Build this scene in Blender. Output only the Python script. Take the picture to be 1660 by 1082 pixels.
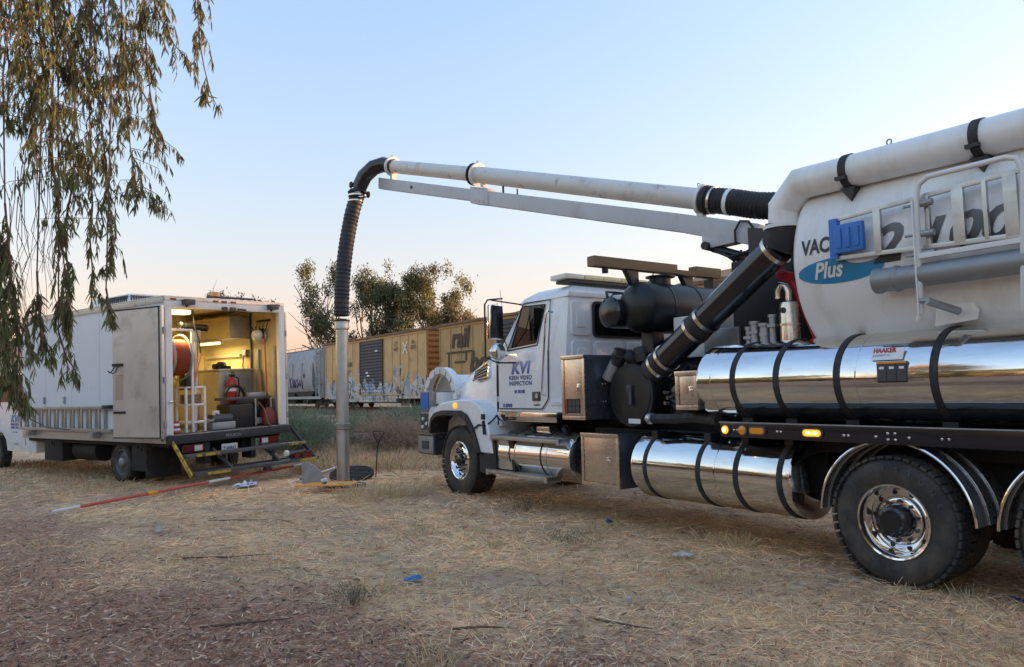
import bpy, bmesh, math, random
import numpy as np
from mathutils import Vector, Matrix
random.seed(7); np.random.seed(7)
R_=math.radians
SC=bpy.context.scene
for o in list(bpy.data.objects): bpy.data.objects.remove(o)
COL=SC.collection
# ---------------------------------------------------------------- camera
EYE=1.60
pitch,roll=R_(4.55),math.atan(.019)
d_=Vector((0,math.cos(pitch),math.sin(pitch))); r0=Vector((1,0,0)); u0=r0.cross(d_)
r_=r0*math.cos(roll)-u0*math.sin(roll); u_=r0*math.sin(roll)+u0*math.cos(roll)
cd=bpy.data.cameras.new('camera'); cam=bpy.data.objects.new('camera',cd); COL.objects.link(cam)
cd.sensor_width=36; cd.lens=36*1200/1660; cd.clip_end=6000; cd.clip_start=.05
m=Matrix((r_,u_,-d_)).transposed().to_4x4(); m.translation=(0,0,EYE); cam.matrix_world=m
SC.camera=cam
# ---------------------------------------------------------------- sky, sun, exposure
SUN_AZ=R_(76.0); SUN_EL=R_(6.0)          # clockwise from +Y
w=bpy.data.worlds.new('World'); SC.world=w; w.use_nodes=True
nt=w.node_tree; nt.nodes.clear()
sk=nt.nodes.new('ShaderNodeTexSky'); sk.sky_type='NISHITA'; sk.sun_disc=False
sk.sun_elevation=SUN_EL; sk.sun_rotation=SUN_AZ; sk.altitude=100; sk.air_density=2.0; sk.dust_density=1.0; sk.ozone_density=4.0
bg=nt.nodes.new('ShaderNodeBackground'); bg.inputs['Strength'].default_value=.15
wo=nt.nodes.new('ShaderNodeOutputWorld')
# film-like response of each colour channel, the same in every direction
sep=nt.nodes.new('ShaderNodeSeparateColor'); com=nt.nodes.new('ShaderNodeCombineColor'); nt.links.new(sk.outputs[0],sep.inputs[0])
for ch,(g,k) in enumerate(((.77,.645),(.66,.52),(.42,.555))):
    p=nt.nodes.new('ShaderNodeMath'); p.operation='POWER'; p.inputs[1].default_value=g
    q=nt.nodes.new('ShaderNodeMath'); q.operation='MULTIPLY'; q.inputs[1].default_value=k/.6
    x6=nt.nodes.new('ShaderNodeMath'); x6.operation='MULTIPLY'; x6.inputs[1].default_value=.6; nt.links.new(sep.outputs[ch],x6.inputs[0])
    mxm=nt.nodes.new('ShaderNodeMath'); mxm.operation='MAXIMUM'; nt.links.new(x6.outputs[0],p.inputs[0]); nt.links.new(p.outputs[0],mxm.inputs[0]); nt.links.new(x6.outputs[0],mxm.inputs[1])
    nt.links.new(mxm.outputs[0],q.inputs[0]); nt.links.new(q.outputs[0],com.inputs[ch])
nt.links.new(com.outputs[0],bg.inputs[0]); nt.links.new(bg.outputs[0],wo.inputs[0])
sl=bpy.data.lights.new('sun','SUN'); sun=bpy.data.objects.new('sun',sl); COL.objects.link(sun)
sl.energy=2.0; sl.angle=R_(.6); sl.color=(1,.58,.30)
sd=Vector((math.sin(SUN_AZ)*math.cos(SUN_EL),math.cos(SUN_AZ)*math.cos(SUN_EL),math.sin(SUN_EL)))
sun.rotation_euler=sd.to_track_quat('Z','Y').to_euler(); sun.location=(30,10,20)
SC.view_settings.view_transform='Standard'; SC.view_settings.look='None'
SC.view_settings.gamma=1; SC.view_settings.use_curve_mapping=False
SC.view_settings.exposure=3.1
SC.render.engine='CYCLES'
SC.cycles.max_bounces=8; SC.cycles.transparent_max_bounces=16
SC.cycles.sample_clamp_indirect=6; SC.cycles.use_denoising=True
# ---------------------------------------------------------------- mesh helpers; points are (s forward, t right, h up)
def V3(p): return Vector((p[0],p[1],p[2]))
class MB:
    def __init__(s): s.v=[]; s.f=[]
    def add(s,v,f):
        n=len(s.v); s.v+=[tuple(p) for p in v]; s.f+=[tuple(i+n for i in q) for q in f]; return s
    def box(s,a0,a1,b0,b1,c0,c1):
        return s.hexa([(a0,b0,c0),(a1,b0,c0),(a1,b1,c0),(a0,b1,c0),(a0,b0,c1),(a1,b0,c1),(a1,b1,c1),(a0,b1,c1)])
    def hexa(s,p): return s.add(p,[(0,3,2,1),(4,5,6,7),(0,1,5,4),(1,2,6,5),(2,3,7,6),(3,0,4,7)])
    def bar(s,p,q,w,hh,up=(0,0,1)):
        p,q=V3(p),V3(q); d=(q-p).normalized(); u=Vector(up)
        if abs(d.dot(u))>.98: u=Vector((1,0,0))
        x=d.cross(u).normalized()*w/2; y=x.cross(d).normalized()*hh/2
        return s.hexa([p-x-y,p+x-y,p+x+y,p-x+y,q-x-y,q+x-y,q+x+y,q-x+y])
    def cyl(s,p,q,r,r2=None,n=16,cap=True):
        r2=r if r2 is None else r2
        return s.lathe(p,V3(q)-V3(p),[(0,r),((V3(q)-V3(p)).length,r2)],n,cap)
    def lathe(s,o,ax,prof,n=24,cap=True,a0=0,a1=2*math.pi):
        o=V3(o); ax=V3(ax).normalized(); h=Vector((0,0,1)) if abs(ax.z)<.9 else Vector((1,0,0))
        x=ax.cross(h).normalized(); y=ax.cross(x)
        full=abs(a1-a0-2*math.pi)<1e-6; m=n if full else n+1
        v=[]
        for a,r in prof:
            for i in range(m):
                an=a0+(a1-a0)*i/n; v.append(o+ax*a+(x*math.cos(an)+y*math.sin(an))*max(r,1e-4))
        f=[]
        for k in range(len(prof)-1):
            for i in range(n):
                j=(i+1)%m if full else i+1
                f.append((k*m+i,k*m+j,(k+1)*m+j,(k+1)*m+i))
        if cap and full:
            f.append(tuple(range(m-1,-1,-1))); f.append(tuple(range((len(prof)-1)*m,len(prof)*m)))
        return s.add(v,f)
    def tube(s,pts,r,n=8,cap=True):
        P=[V3(p) for p in pts]; k=len(P); rr=r if isinstance(r,(list,tuple)) else [r]*k
        t0=(P[1]-P[0]).normalized(); h=Vector((0,0,1)) if abs(t0.z)<.9 else Vector((1,0,0))
        x=t0.cross(h).normalized(); v=[]
        for i in range(k):
            t=(P[min(i+1,k-1)]-P[max(i-1,0)]).normalized(); x=(x-t*x.dot(t)).normalized(); y=t.cross(x)
            for j in range(n):
                an=2*math.pi*j/n; v.append(P[i]+(x*math.cos(an)+y*math.sin(an))*rr[i])
        f=[(i*n+j,i*n+(j+1)%n,(i+1)*n+(j+1)%n,(i+1)*n+j) for i in range(k-1) for j in range(n)]
        if cap: f+= [tuple(range(n-1,-1,-1)),tuple(range((k-1)*n,k*n))]
        return s.add(v,f)
    def prism(s,poly,plane,a0,a1):
        def P(u,w,a): return {'sh':(u,a,w),'th':(a,u,w),'st':(u,w,a)}[plane]
        n=len(poly); v=[P(u,w,a0) for u,w in poly]+[P(u,w,a1) for u,w in poly]
        f=[tuple(range(n)),tuple(range(2*n-1,n-1,-1))]+[(i,i+n,(i+1)%n+n,(i+1)%n) for i in range(n)]
        return s.add(v,f)
    def loft(s,rings,cap=True):
        n=len(rings[0]); v=[p for r in rings for p in r]
        f=[(k*n+j,k*n+(j+1)%n,(k+1)*n+(j+1)%n,(k+1)*n+j) for k in range(len(rings)-1) for j in range(n)]
        if cap: f+=[tuple(range(n-1,-1,-1)),tuple(range((len(rings)-1)*n,len(rings)*n))]
        return s.add(v,f)
    def sphere(s,c,r,n=12,sq=(1,1,1)):
        v=[];f=[]
        for i in range(n//2+1):
            a=math.pi*i/(n//2)
            for j in range(n):
                b=2*math.pi*j/n; v.append((c[0]+r*sq[0]*max(math.sin(a),1e-3)*math.cos(b),c[1]+r*sq[1]*max(math.sin(a),1e-3)*math.sin(b),c[2]+r*sq[2]*math.cos(a)))
        f=[(i*n+j,i*n+(j+1)%n,(i+1)*n+(j+1)%n,(i+1)*n+j) for i in range(n//2) for j in range(n)]
        return s.add(v,f)
    def mesh(s,name,bevel=0,smooth=35,raw=False,seg=2):
        bm=bmesh.new(); vs=[bm.verts.new((p[0],p[1] if raw else -p[1],p[2])) for p in s.v]
        for q in s.f:
            try: bm.faces.new([vs[i] for i in q])
            except ValueError: pass
        bmesh.ops.recalc_face_normals(bm,faces=bm.faces)
        if bevel:
            es=[e for e in bm.edges if len(e.link_faces)==2 and e.calc_face_angle(0)>R_(38)]
            bmesh.ops.bevel(bm,geom=es,offset=bevel,segments=seg,profile=.7,affect='EDGES',clamp_overlap=True)
        me=bpy.data.meshes.new(name); bm.to_mesh(me); bm.free()
        if smooth:
            me.polygons.foreach_set('use_smooth',[True]*len(me.polygons)); me.set_sharp_from_angle(angle=R_(smooth))
        return me
    def build(s,name,mat,parent=None,bevel=0,smooth=35,label=None,cat=None,group=None,kind=None,raw=False,seg=2):
        return link(name,s.mesh(name,bevel,smooth,raw,seg),mat,parent,label,cat,group,kind)
def link(name,me,mat,parent=None,label=None,cat=None,group=None,kind=None):
    o=bpy.data.objects.new(name,me); COL.objects.link(o)
    if mat is not None and len(me.materials)==0: me.materials.append(mat)
    if parent: o.parent=parent
    return tag(o,label,cat,group,kind)
def tag(o,label=None,cat=None,group=None,kind=None):
    for k,x in (('label',label),('category',cat),('group',group),('kind',kind)):
        if x: o[k]=x
    return o
def empty(name,loc=(0,0,0),rz=0,parent=None,label=None,cat=None,group=None,rx=0):
    o=bpy.data.objects.new(name,None); COL.objects.link(o); o.empty_display_size=.2
    o.location=loc; o.rotation_euler=(rx,0,rz)
    if parent: o.parent=parent
    return tag(o,label,cat,group)
def copy_tree(o,parent=None):
    c=o.copy(); COL.objects.link(c); c.parent=parent
    for ch in list(o.children): copy_tree(ch,c)
    return c
def boolean(ob,cutter_mesh,op='DIFFERENCE'):
    c=bpy.data.objects.new('cutter',cutter_mesh); COL.objects.link(c); c.parent=ob.parent
    md=ob.modifiers.new('b','BOOLEAN'); md.object=c; md.operation=op; md.solver='EXACT'
    bpy.context.view_layer.update()
    me=bpy.data.meshes.new_from_object(ob.evaluated_get(bpy.context.evaluated_depsgraph_get()))
    ob.modifiers.clear(); old=ob.data; ob.data=me; bpy.data.objects.remove(c)
    me.polygons.foreach_set('use_smooth',[True]*len(me.polygons)); me.set_sharp_from_angle(angle=R_(30))
def text(name,body,size,fn,mat,parent,shear=0,bold=0,ax='CENTER',sub=0,space=1,sx=1):
    """letters laid flat: fn(u,v) -> (s,t,h)"""
    cu=bpy.data.curves.new('txt','FONT'); cu.body=body; cu.size=size; cu.shear=shear; cu.offset=bold; cu.align_x=ax; cu.resolution_u=3; cu.space_character=space
    to=bpy.data.objects.new('txt',cu); COL.objects.link(to); bpy.context.view_layer.update()
    me=bpy.data.meshes.new_from_object(to.evaluated_get(bpy.context.evaluated_depsgraph_get())); bpy.data.objects.remove(to)
    bm=bmesh.new(); bm.from_mesh(me)
    if sub:
        for _ in range(3):
            es=[e for e in bm.edges if e.calc_length()>sub]
            if not es: break
            bmesh.ops.subdivide_edges(bm,edges=es,cuts=1); bmesh.ops.triangulate(bm,faces=bm.faces)
    for v in bm.verts:
        p=fn(v.co.x*sx,v.co.y); v.co=(p[0],-p[1],p[2])
    bm.to_mesh(me); bm.free(); me.materials.clear()
    return link(name,me,mat,parent)
def np_mesh(name,verts,faces_n,nv,col=None):
    """verts (N,3) float; faces as flat index array with faces_n verts per face"""
    me=bpy.data.meshes.new(name); idx=np.asarray(nv,dtype=np.int32).ravel(); nf=len(idx)//faces_n
    me.vertices.add(len(verts)); me.vertices.foreach_set('co',np.asarray(verts,dtype=np.float32).ravel())
    me.loops.add(len(idx)); me.loops.foreach_set('vertex_index',idx)
    me.polygons.add(nf); me.polygons.foreach_set('loop_start',np.arange(nf,dtype=np.int32)*faces_n)
    try: me.polygons.foreach_set('loop_total',np.full(nf,faces_n,dtype=np.int32))
    except Exception: pass
    if col is not None:
        a=me.color_attributes.new('col','FLOAT_COLOR','POINT'); c=np.ones((len(verts),4),dtype=np.float32); c[:,:3]=col
        a.data.foreach_set('color',c.ravel())
    me.update(calc_edges=True); return me
# ---------------------------------------------------------------- materials
def mat(name,col,rough=.5,metal=0,var=.0,scale=6,bump=0,bscale=40,dirt=None,dscale=3,dlo=.55,dhi=.75,coat=0,stretch=(1,1,1),attr=False,emit=0,trans=0,ior=None,spec=None,detail=6,rvar=0,rust=None):
    m=bpy.data.materials.new(name); m.use_nodes=True; n=m.node_tree.nodes; L=m.node_tree.links; b=n['Principled BSDF']
    b.inputs['Roughness'].default_value=rough; b.inputs['Metallic'].default_value=metal
    if coat: b.inputs['Coat Weight'].default_value=coat; b.inputs['Coat Roughness'].default_value=.06
    if trans: b.inputs['Transmission Weight'].default_value=trans
    if ior: b.inputs['IOR'].default_value=ior
    if spec is not None: b.inputs['Specular IOR Level'].default_value=spec
    tc=n.new('ShaderNodeTexCoord'); mp=n.new('ShaderNodeMapping'); mp.inputs['Scale'].default_value=stretch; L.new(tc.outputs['Object'],mp.inputs[0])
    def noise(sc,dt=detail,ro=.6):
        x=n.new('ShaderNodeTexNoise'); x.inputs['Scale'].default_value=sc; x.inputs['Detail'].default_value=dt; x.inputs['Roughness'].default_value=ro; L.new(mp.outputs[0],x.inputs['Vector']); return x
    if attr:
        a=n.new('ShaderNodeVertexColor'); a.layer_name='col'; cs=a.outputs[0]
    else:
        c=n.new('ShaderNodeRGB'); c.outputs[0].default_value=(*col,1); cs=c.outputs[0]
    if var:
        x=noise(scale); h=n.new('ShaderNodeMapRange'); h.inputs[1].default_value=.25; h.inputs[2].default_value=.75; h.inputs[3].default_value=1-var; h.inputs[4].default_value=1+var; L.new(x.outputs['Fac'],h.inputs[0])
        v=n.new('ShaderNodeVectorMath'); v.operation='MULTIPLY'; L.new(cs,v.inputs[0]); L.new(h.outputs[0],v.inputs[1]); cs=v.outputs[0]
    if rvar:
        x=noise(scale*1.7); h=n.new('ShaderNodeMapRange'); h.inputs[1].default_value=.3; h.inputs[2].default_value=.7; h.inputs[3].default_value=max(rough-rvar,.02); h.inputs[4].default_value=rough+rvar; L.new(x.outputs['Fac'],h.inputs[0]); L.new(h.outputs[0],b.inputs['Roughness'])
    for dd,ds,lo,hi in ((dirt,dscale,dlo,dhi),(rust,dscale*2.3,.6,.7)):
        if dd:
            x=noise(ds,8,.65); h=n.new('ShaderNodeMapRange'); h.inputs[1].default_value=lo; h.inputs[2].default_value=hi; L.new(x.outputs['Fac'],h.inputs[0])
            mx=n.new('ShaderNodeMix'); mx.data_type='RGBA'; L.new(h.outputs[0],mx.inputs[0]); L.new(cs,mx.inputs[6]); mx.inputs[7].default_value=(*dd,1); cs=mx.outputs[2]
    L.new(cs,b.inputs['Base Color'])
    if bump:
        x=noise(bscale,4); bp=n.new('ShaderNodeBump'); bp.inputs['Strength'].default_value=bump; bp.inputs['Distance'].default_value=.02; L.new(x.outputs['Fac'],bp.inputs['Height']); L.new(bp.outputs[0],b.inputs['Normal'])
    if emit:
        b.inputs['Emission Color'].default_value=(*col,1); b.inputs['Emission Strength'].default_value=emit
    return m
M={}
M['white']=mat('truck_white_paint',(.82,.83,.84),.25,0,.03,2.5,coat=.6,dirt=(.50,.46,.40),dscale=1.8,dlo=.62,dhi=.95,rvar=.06)
M['white_flat']=mat('white_painted_steel',(.74,.74,.72),.42,0,.05,3,dirt=(.45,.36,.27),dscale=2.6,dlo=.60,dhi=.85)
M['tank_white']=mat('tank_white_paint',(.81,.81,.79),.36,0,.04,1.2,dirt=(.54,.49,.41),dscale=1.6,dlo=.50,dhi=.85,coat=.25,stretch=(1.8,1,.45),rvar=.08)
M['boom_white']=mat('boom_weathered_paint',(.66,.66,.63),.48,0,.06,2,dirt=(.34,.27,.20),dscale=2.2,dlo=.56,dhi=.8,rust=(.30,.15,.07))
M['boom_grey']=mat('boom_grey_paint',(.50,.52,.55),.4,0,.05,2,dirt=(.36,.33,.30),dscale=2.4,dlo=.55,dhi=.85)
M['black']=mat('black_painted_steel',(.010,.0105,.012),.42,0,.25,8,dirt=(.035,.031,.027),dscale=4,dlo=.55,dhi=.85)
M['blackgloss']=mat('black_gloss_paint',(.012,.013,.016),.22,0,.2,6,dirt=(.035,.033,.03),dscale=3,dlo=.6,dhi=.9,coat=.4)
M['rubber']=mat('black_rubber',(.022,.022,.023),.7,0,.25,10,dirt=(.10,.085,.065),dscale=5,dlo=.5,dhi=.85,bump=.15,bscale=60)
M['hose']=mat('corrugated_hose_rubber',(.02,.02,.022),.55,0,.25,8,dirt=(.11,.10,.085),dscale=5,dlo=.55,dhi=.85)
M['tyre']=mat('tyre_rubber',(.026,.025,.025),.8,0,.25,5,dirt=(.17,.135,.095),dscale=3.0,dlo=.42,dhi=.95,bump=.1,bscale=80)
M['polish']=mat('polished_aluminium',(.78,.775,.77),.075,1,.06,3,bump=.05,bscale=4,stretch=(.45,2.2,2.2),rvar=.055,dirt=(.50,.46,.40),dscale=2.8,dlo=.47,dhi=.88)
M['chrome']=mat('polished_wheel_aluminium',(.82,.82,.82),.10,1,.04,4,rvar=.03,dirt=(.35,.31,.26),dscale=7,dlo=.62,dhi=.9)
M['steel']=mat('brushed_stainless',(.66,.60,.53),.26,1,.07,4,bump=.012,bscale=9,stretch=(1,1,3),rvar=.06)
M['alu']=mat('dull_aluminium',(.52,.52,.51),.42,1,.12,4,dirt=(.30,.27,.23),dscale=5,dlo=.55,dhi=.85,rvar=.1,bump=.04)
M['galv']=mat('grey_galvanised_metal',(.36,.37,.38),.5,.6,.15,5,dirt=(.22,.19,.16),dscale=4,dlo=.5,dhi=.8)
M['toolside']=mat('toolbox_dark_side_panel',(.13,.145,.17),.30,.7,.15,3,dirt=(.16,.15,.14),dscale=3,rvar=.08)
M['dgrey']=mat('dark_grey_plastic',(.06,.06,.065),.5,0,.2,8)
M['amber']=mat('amber_lens',(.85,.30,.02),.2,0,.1,30,coat=.5)
M['amber_on']=mat('amber_lamp_lit',(1,.30,.015),.3,emit=.22)
M['amber_core']=mat('amber_lamp_core',(1,.62,.14),.3,emit=.9)
M['red']=mat('red_painted_metal',(.50,.03,.035),.4,0,.12,6)
M['tube_dull']=mat('oxidised_grey_aluminium',(.30,.31,.32),.5,.5,.15,3,dirt=(.20,.185,.17),dscale=3,dlo=.5,dhi=.8)
M['redlens']=mat('red_tail_lens',(.13,.010,.013),.2,coat=.5)
M['blue']=mat('blue_plastic',(.035,.17,.52),.45,0,.12,8)
M['clearlens']=mat('milky_lens',(.72,.70,.62),.25,coat=.3)
M['yel_lens']=mat('pale_yellow_lightbar_lens',(.72,.66,.36),.18,coat=.5,var=.1,scale=12)
M['wood']=mat('weathered_timber',(.21,.14,.075),.75,0,.3,4,stretch=(1,.15,1),bump=.2,bscale=30,dirt=(.07,.05,.04),dscale=3,dlo=.55,dhi=.8)
M['decal_black']=mat('black_decal',(.015,.015,.016),.4)
M['decal_blue']=mat('navy_decal',(.02,.05,.26),.4)
M['decal_white']=mat('white_decal',(.8,.8,.8),.4)
M['decal_red']=mat('red_decal',(.45,.03,.03),.4)
M['decal_teal']=mat('teal_blue_decal',(.02,.22,.42),.35,var=.3,scale=1.5)
M['decal_grey']=mat('grey_number_decal',(.055,.06,.065),.4,var=.5,scale=3)
M['dark']=mat('dark_undercarriage',(.012,.012,.013),.7,0,.3,6,dirt=(.045,.038,.03),dscale=4)
def glass(name,tint,mixf=.12):
    m=bpy.data.materials.new(name); m.use_nodes=True; n=m.node_tree.nodes; L=m.node_tree.links; n.remove(n['Principled BSDF']); o=n['Material Output']
    t=n.new('ShaderNodeBsdfTransparent'); t.inputs[0].default_value=(*tint,1); g=n.new('ShaderNodeBsdfGlossy'); g.inputs['Roughness'].default_value=.02
    lw=n.new('ShaderNodeLayerWeight'); lw.inputs[0].default_value=.5; pw=n.new('ShaderNodeMath'); pw.operation='POWER'; pw.inputs[1].default_value=4; L.new(lw.outputs['Facing'],pw.inputs[0]); fr=n.new('ShaderNodeMath'); fr.operation='MULTIPLY_ADD'; fr.inputs[1].default_value=.75; fr.inputs[2].default_value=.06; L.new(pw.outputs[0],fr.inputs[0]); mx=n.new('ShaderNodeMixShader'); L.new(fr.outputs[0],mx.inputs[0]); L.new(t.outputs[0],mx.inputs[1]); L.new(g.outputs[0],mx.inputs[2]); L.new(mx.outputs[0],o.inputs[0]); return m
M['glass']=glass('tinted_glass',(.30,.34,.33))
M['fender']=mat('brushed_fender_aluminium',(.55,.56,.58),.30,.85,.08,4,rvar=.08,dirt=(.30,.27,.23),dscale=4,dlo=.5,dhi=.85)
def gradient(name,c0,c1,axis,lo,hi,rough=.4):
    m=mat(name,c0,rough); n=m.node_tree.nodes; L=m.node_tree.links; b=n['Principled BSDF']
    tc=n.new('ShaderNodeTexCoord'); sp=n.new('ShaderNodeSeparateXYZ'); L.new(tc.outputs['Object'],sp.inputs[0])
    h=n.new('ShaderNodeMapRange'); h.inputs[1].default_value=lo; h.inputs[2].default_value=hi; L.new(sp.outputs[axis],h.inputs[0])
    mx=n.new('ShaderNodeMix'); mx.data_type='RGBA'; L.new(h.outputs[0],mx.inputs[0]); mx.inputs[6].default_value=(*c0,1); mx.inputs[7].default_value=(*c1,1); L.new(mx.outputs[2],b.inputs['Base Color']); return m
M['kvi']=gradient('blue_fading_logo_print',(.02,.06,.34),(.34,.44,.72),2,1.86,2.04)
M['kvi2']=gradient('blue_fading_van_logo_print',(.02,.06,.34),(.34,.44,.72),2,1.12,1.30)
M['boomnum']=gradient('grey_fading_number_print',(.02,.022,.025),(.17,.175,.18),2,2.62,2.95)
# ---------------------------------------------------------------- terrain
TY=R_(35.8); TF=np.array([-math.sin(TY),math.cos(TY)]); TR=np.array([math.cos(TY),math.sin(TY)])
_rs=np.random.RandomState(3)
_W=[(_rs.uniform(-1,1,2),_rs.uniform(0,6.28)) for _ in range(40)]
def wav(x,y,freq,k0,n=8):
    z=0
    for i in range(n):
        dv,ph=_W[(k0+i)%40]; dn=dv/np.hypot(*dv); z=z+np.sin((x*dn[0]+y*dn[1])*freq*(1+.35*math.sin(i*2.1))+ph)
    return z/n
def sst(a,b,x): t=np.clip((x-a)/(b-a),0,1); return t*t*(3-2*t)
def gz(x,y):
    x=np.asarray(x,float); y=np.asarray(y,float)
    q=x*TR[0]+y*TR[1]
    z=.50*sst(14.5,20.6,q)+.02*wav(x,y,1.1,0)+.012*wav(x,y,3.7,9)+.006*wav(x,y,9,20)
    r=np.hypot(x,y)
    z=z+sst(60,140,r)*(.6+1.2*wav(x,y,.02,5))
    # hills beyond the tracks and to the left
    far=sst(45,110,r)
    for cx,cy,sx,sy,h in ((-165,190,60,60,24),(-230,120,70,60,25),(75,260,85,60,35),(190,250,90,70,36),(300,120,90,110,40),(-250,-160,140,120,20),(-60,-330,180,90,24),(190,-260,130,110,22)):
        z=z+far*h*np.exp(-((x-cx)/sx)**2-((y-cy)/sy)**2)*(1+.12*wav(x,y,.06,13))
    return z
def axis_grid(lo,hi,fine,step):
    a=[fine[0]]
    while a[-1]<fine[1]: a.append(a[-1]+step)
    st=step
    while a[-1]<hi: st*=1.16; a.append(a[-1]+st)
    st=step
    while a[0]>lo: st*=1.16; a.insert(0,a[0]-st)
    return np.array(a)
gx=axis_grid(-1600,1600,(-14,11),.09); gy=axis_grid(-1600,1600,(2.2,26),.10)
X,Y=np.meshgrid(gx,gy); Zg=gz(X,Y)
vs=np.stack([X.ravel(),Y.ravel(),Zg.ravel()],1); nx,ny=len(gx),len(gy)
ii=(np.arange(ny-1)[:,None]*nx+np.arange(nx-1)[None,:]).ravel()
gme=np_mesh('ground',vs,4,np.stack([ii,ii+1,ii+1+nx,ii+nx],1))
gme.polygons.foreach_set('use_smooth',[True]*len(gme.polygons))
def litter_mask(x,y):   # 1 where the fallen gum leaves lie thick, under the tree at front left
    dd=(x+7.5)*(-.662)+(y-10.3)*(-.749)
    return sst(-1.0,1.2,dd+.62+2.0*wav(x,y,1.1,4)+1.2*wav(x,y,3.1,15)+.6*wav(x,y,7,28))
def straw_mask(x,y):
    return np.clip(.52+.95*wav(x,y,.9,22)+.75*wav(x,y,2.6,30)+.5*wav(x,y,6.5,2),0,1)
lm=litter_mask(vs[:,0],vs[:,1]); sm=straw_mask(vs[:,0],vs[:,1])
c_dirt=np.array([.50,.325,.205]); c_straw=np.array([.75,.51,.28]); c_lit=np.array([.40,.218,.135])
gc=c_dirt+(c_straw-c_dirt)*sm[:,None]; gc=gc+(c_lit-gc)*(lm*.85)[:,None]
hill=sst(3,12,vs[:,2]); gc=gc+(np.array([.42,.25,.14])-gc)*hill[:,None]
qq=vs[:,0]*TR[0]+vs[:,1]*TR[1]; bl=sst(19.2,20.4,qq)*(1-sst(24.5,25.5,qq)); gc=gc+(np.array([.17,.15,.13])-gc)*bl[:,None]
at=gme.color_attributes.new('col','FLOAT_COLOR','POINT'); c4=np.ones((len(vs),4),dtype=np.float32); c4[:,:3]=gc; at.data.foreach_set('color',c4.ravel())
M['ground']=mat('dry_soil_and_straw',(0,0,0),.95,0,.35,3.5,attr=True,bump=.9,bscale=22,dirt=(.30,.195,.13),dscale=9,dlo=.52,dhi=.75,spec=.1,detail=10)
ground=link('ground',gme,M['ground'],kind='structure')
# ---------------------------------------------------------------- railway
TQ=20.5                                              # distance of the near face of the cars
def trk(u,w,h): p=TF*u+TR*(TQ+w); return (p[0],p[1],h)
trz=R_(90)+TY
M['ballast']=mat('brown_grey_ballast',(.27,.205,.15),.95,0,.5,7,bump=1,bscale=18,spec=.1)
M['rail']=mat('rusty_rail_steel',(.10,.055,.035),.6,.5,.3,5)
M['tie']=mat('old_creosote_timber',(.055,.042,.034),.9,0,.4,4,bump=.3,bscale=12)
rw=empty('railway_track',trk(0,0,0),trz); rw['kind']='structure'
mb=MB(); mb.prism([(-1.9,.42),(-.55,.60),(3.65,.60),(5.0,.42)],'th',-60,130); mb.build('ballast_bed',M['ballast'],rw)
_n=9000; _r=np.random.RandomState(4); _u=_r.uniform(16,75,_n); _w=_r.uniform(-2.1,.4,_n); _h=np.interp(_w,[-2.1,-1.9,-.55,.4],[.40,.43,.61,.61]); _s=_r.uniform(.03,.075,_n)
_b=np.stack([_u,-_w,_h],1); _o=_r.normal(0,1,(_n,4,3)); _o/=np.linalg.norm(_o,axis=2)[:,:,None]; _v=(_b[:,None,:]+_o*_s[:,None,None]).reshape(-1,3); _i=np.arange(_n)[:,None]*4
_f=np.concatenate([_i+np.array([[0,1,2]]),_i+np.array([[0,3,1]]),_i+np.array([[1,3,2]]),_i+np.array([[0,2,3]])],1).reshape(-1,3)
o=link('ballast_stones',np_mesh('ballast_stones',_v,3,_f),M['ballast'],rw); o['kind']='stuff'
for w_ in (.83,2.27):
    mb=MB(); mb.box(-60,130,w_-.035,w_+.035,.70,.76).box(-60,130,w_-.012,w_+.012,.64,.70).box(-60,130,w_-.06,w_+.06,.615,.64); mb.build('rail',M['rail'],rw)
tm=MB().box(-.12,.12,.25,2.85,.53,.625).mesh('tie',.01)
for k in range(150): o=link('tie',tm,M['tie'],rw); o.location=(14+k*.55,0,0)
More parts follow.
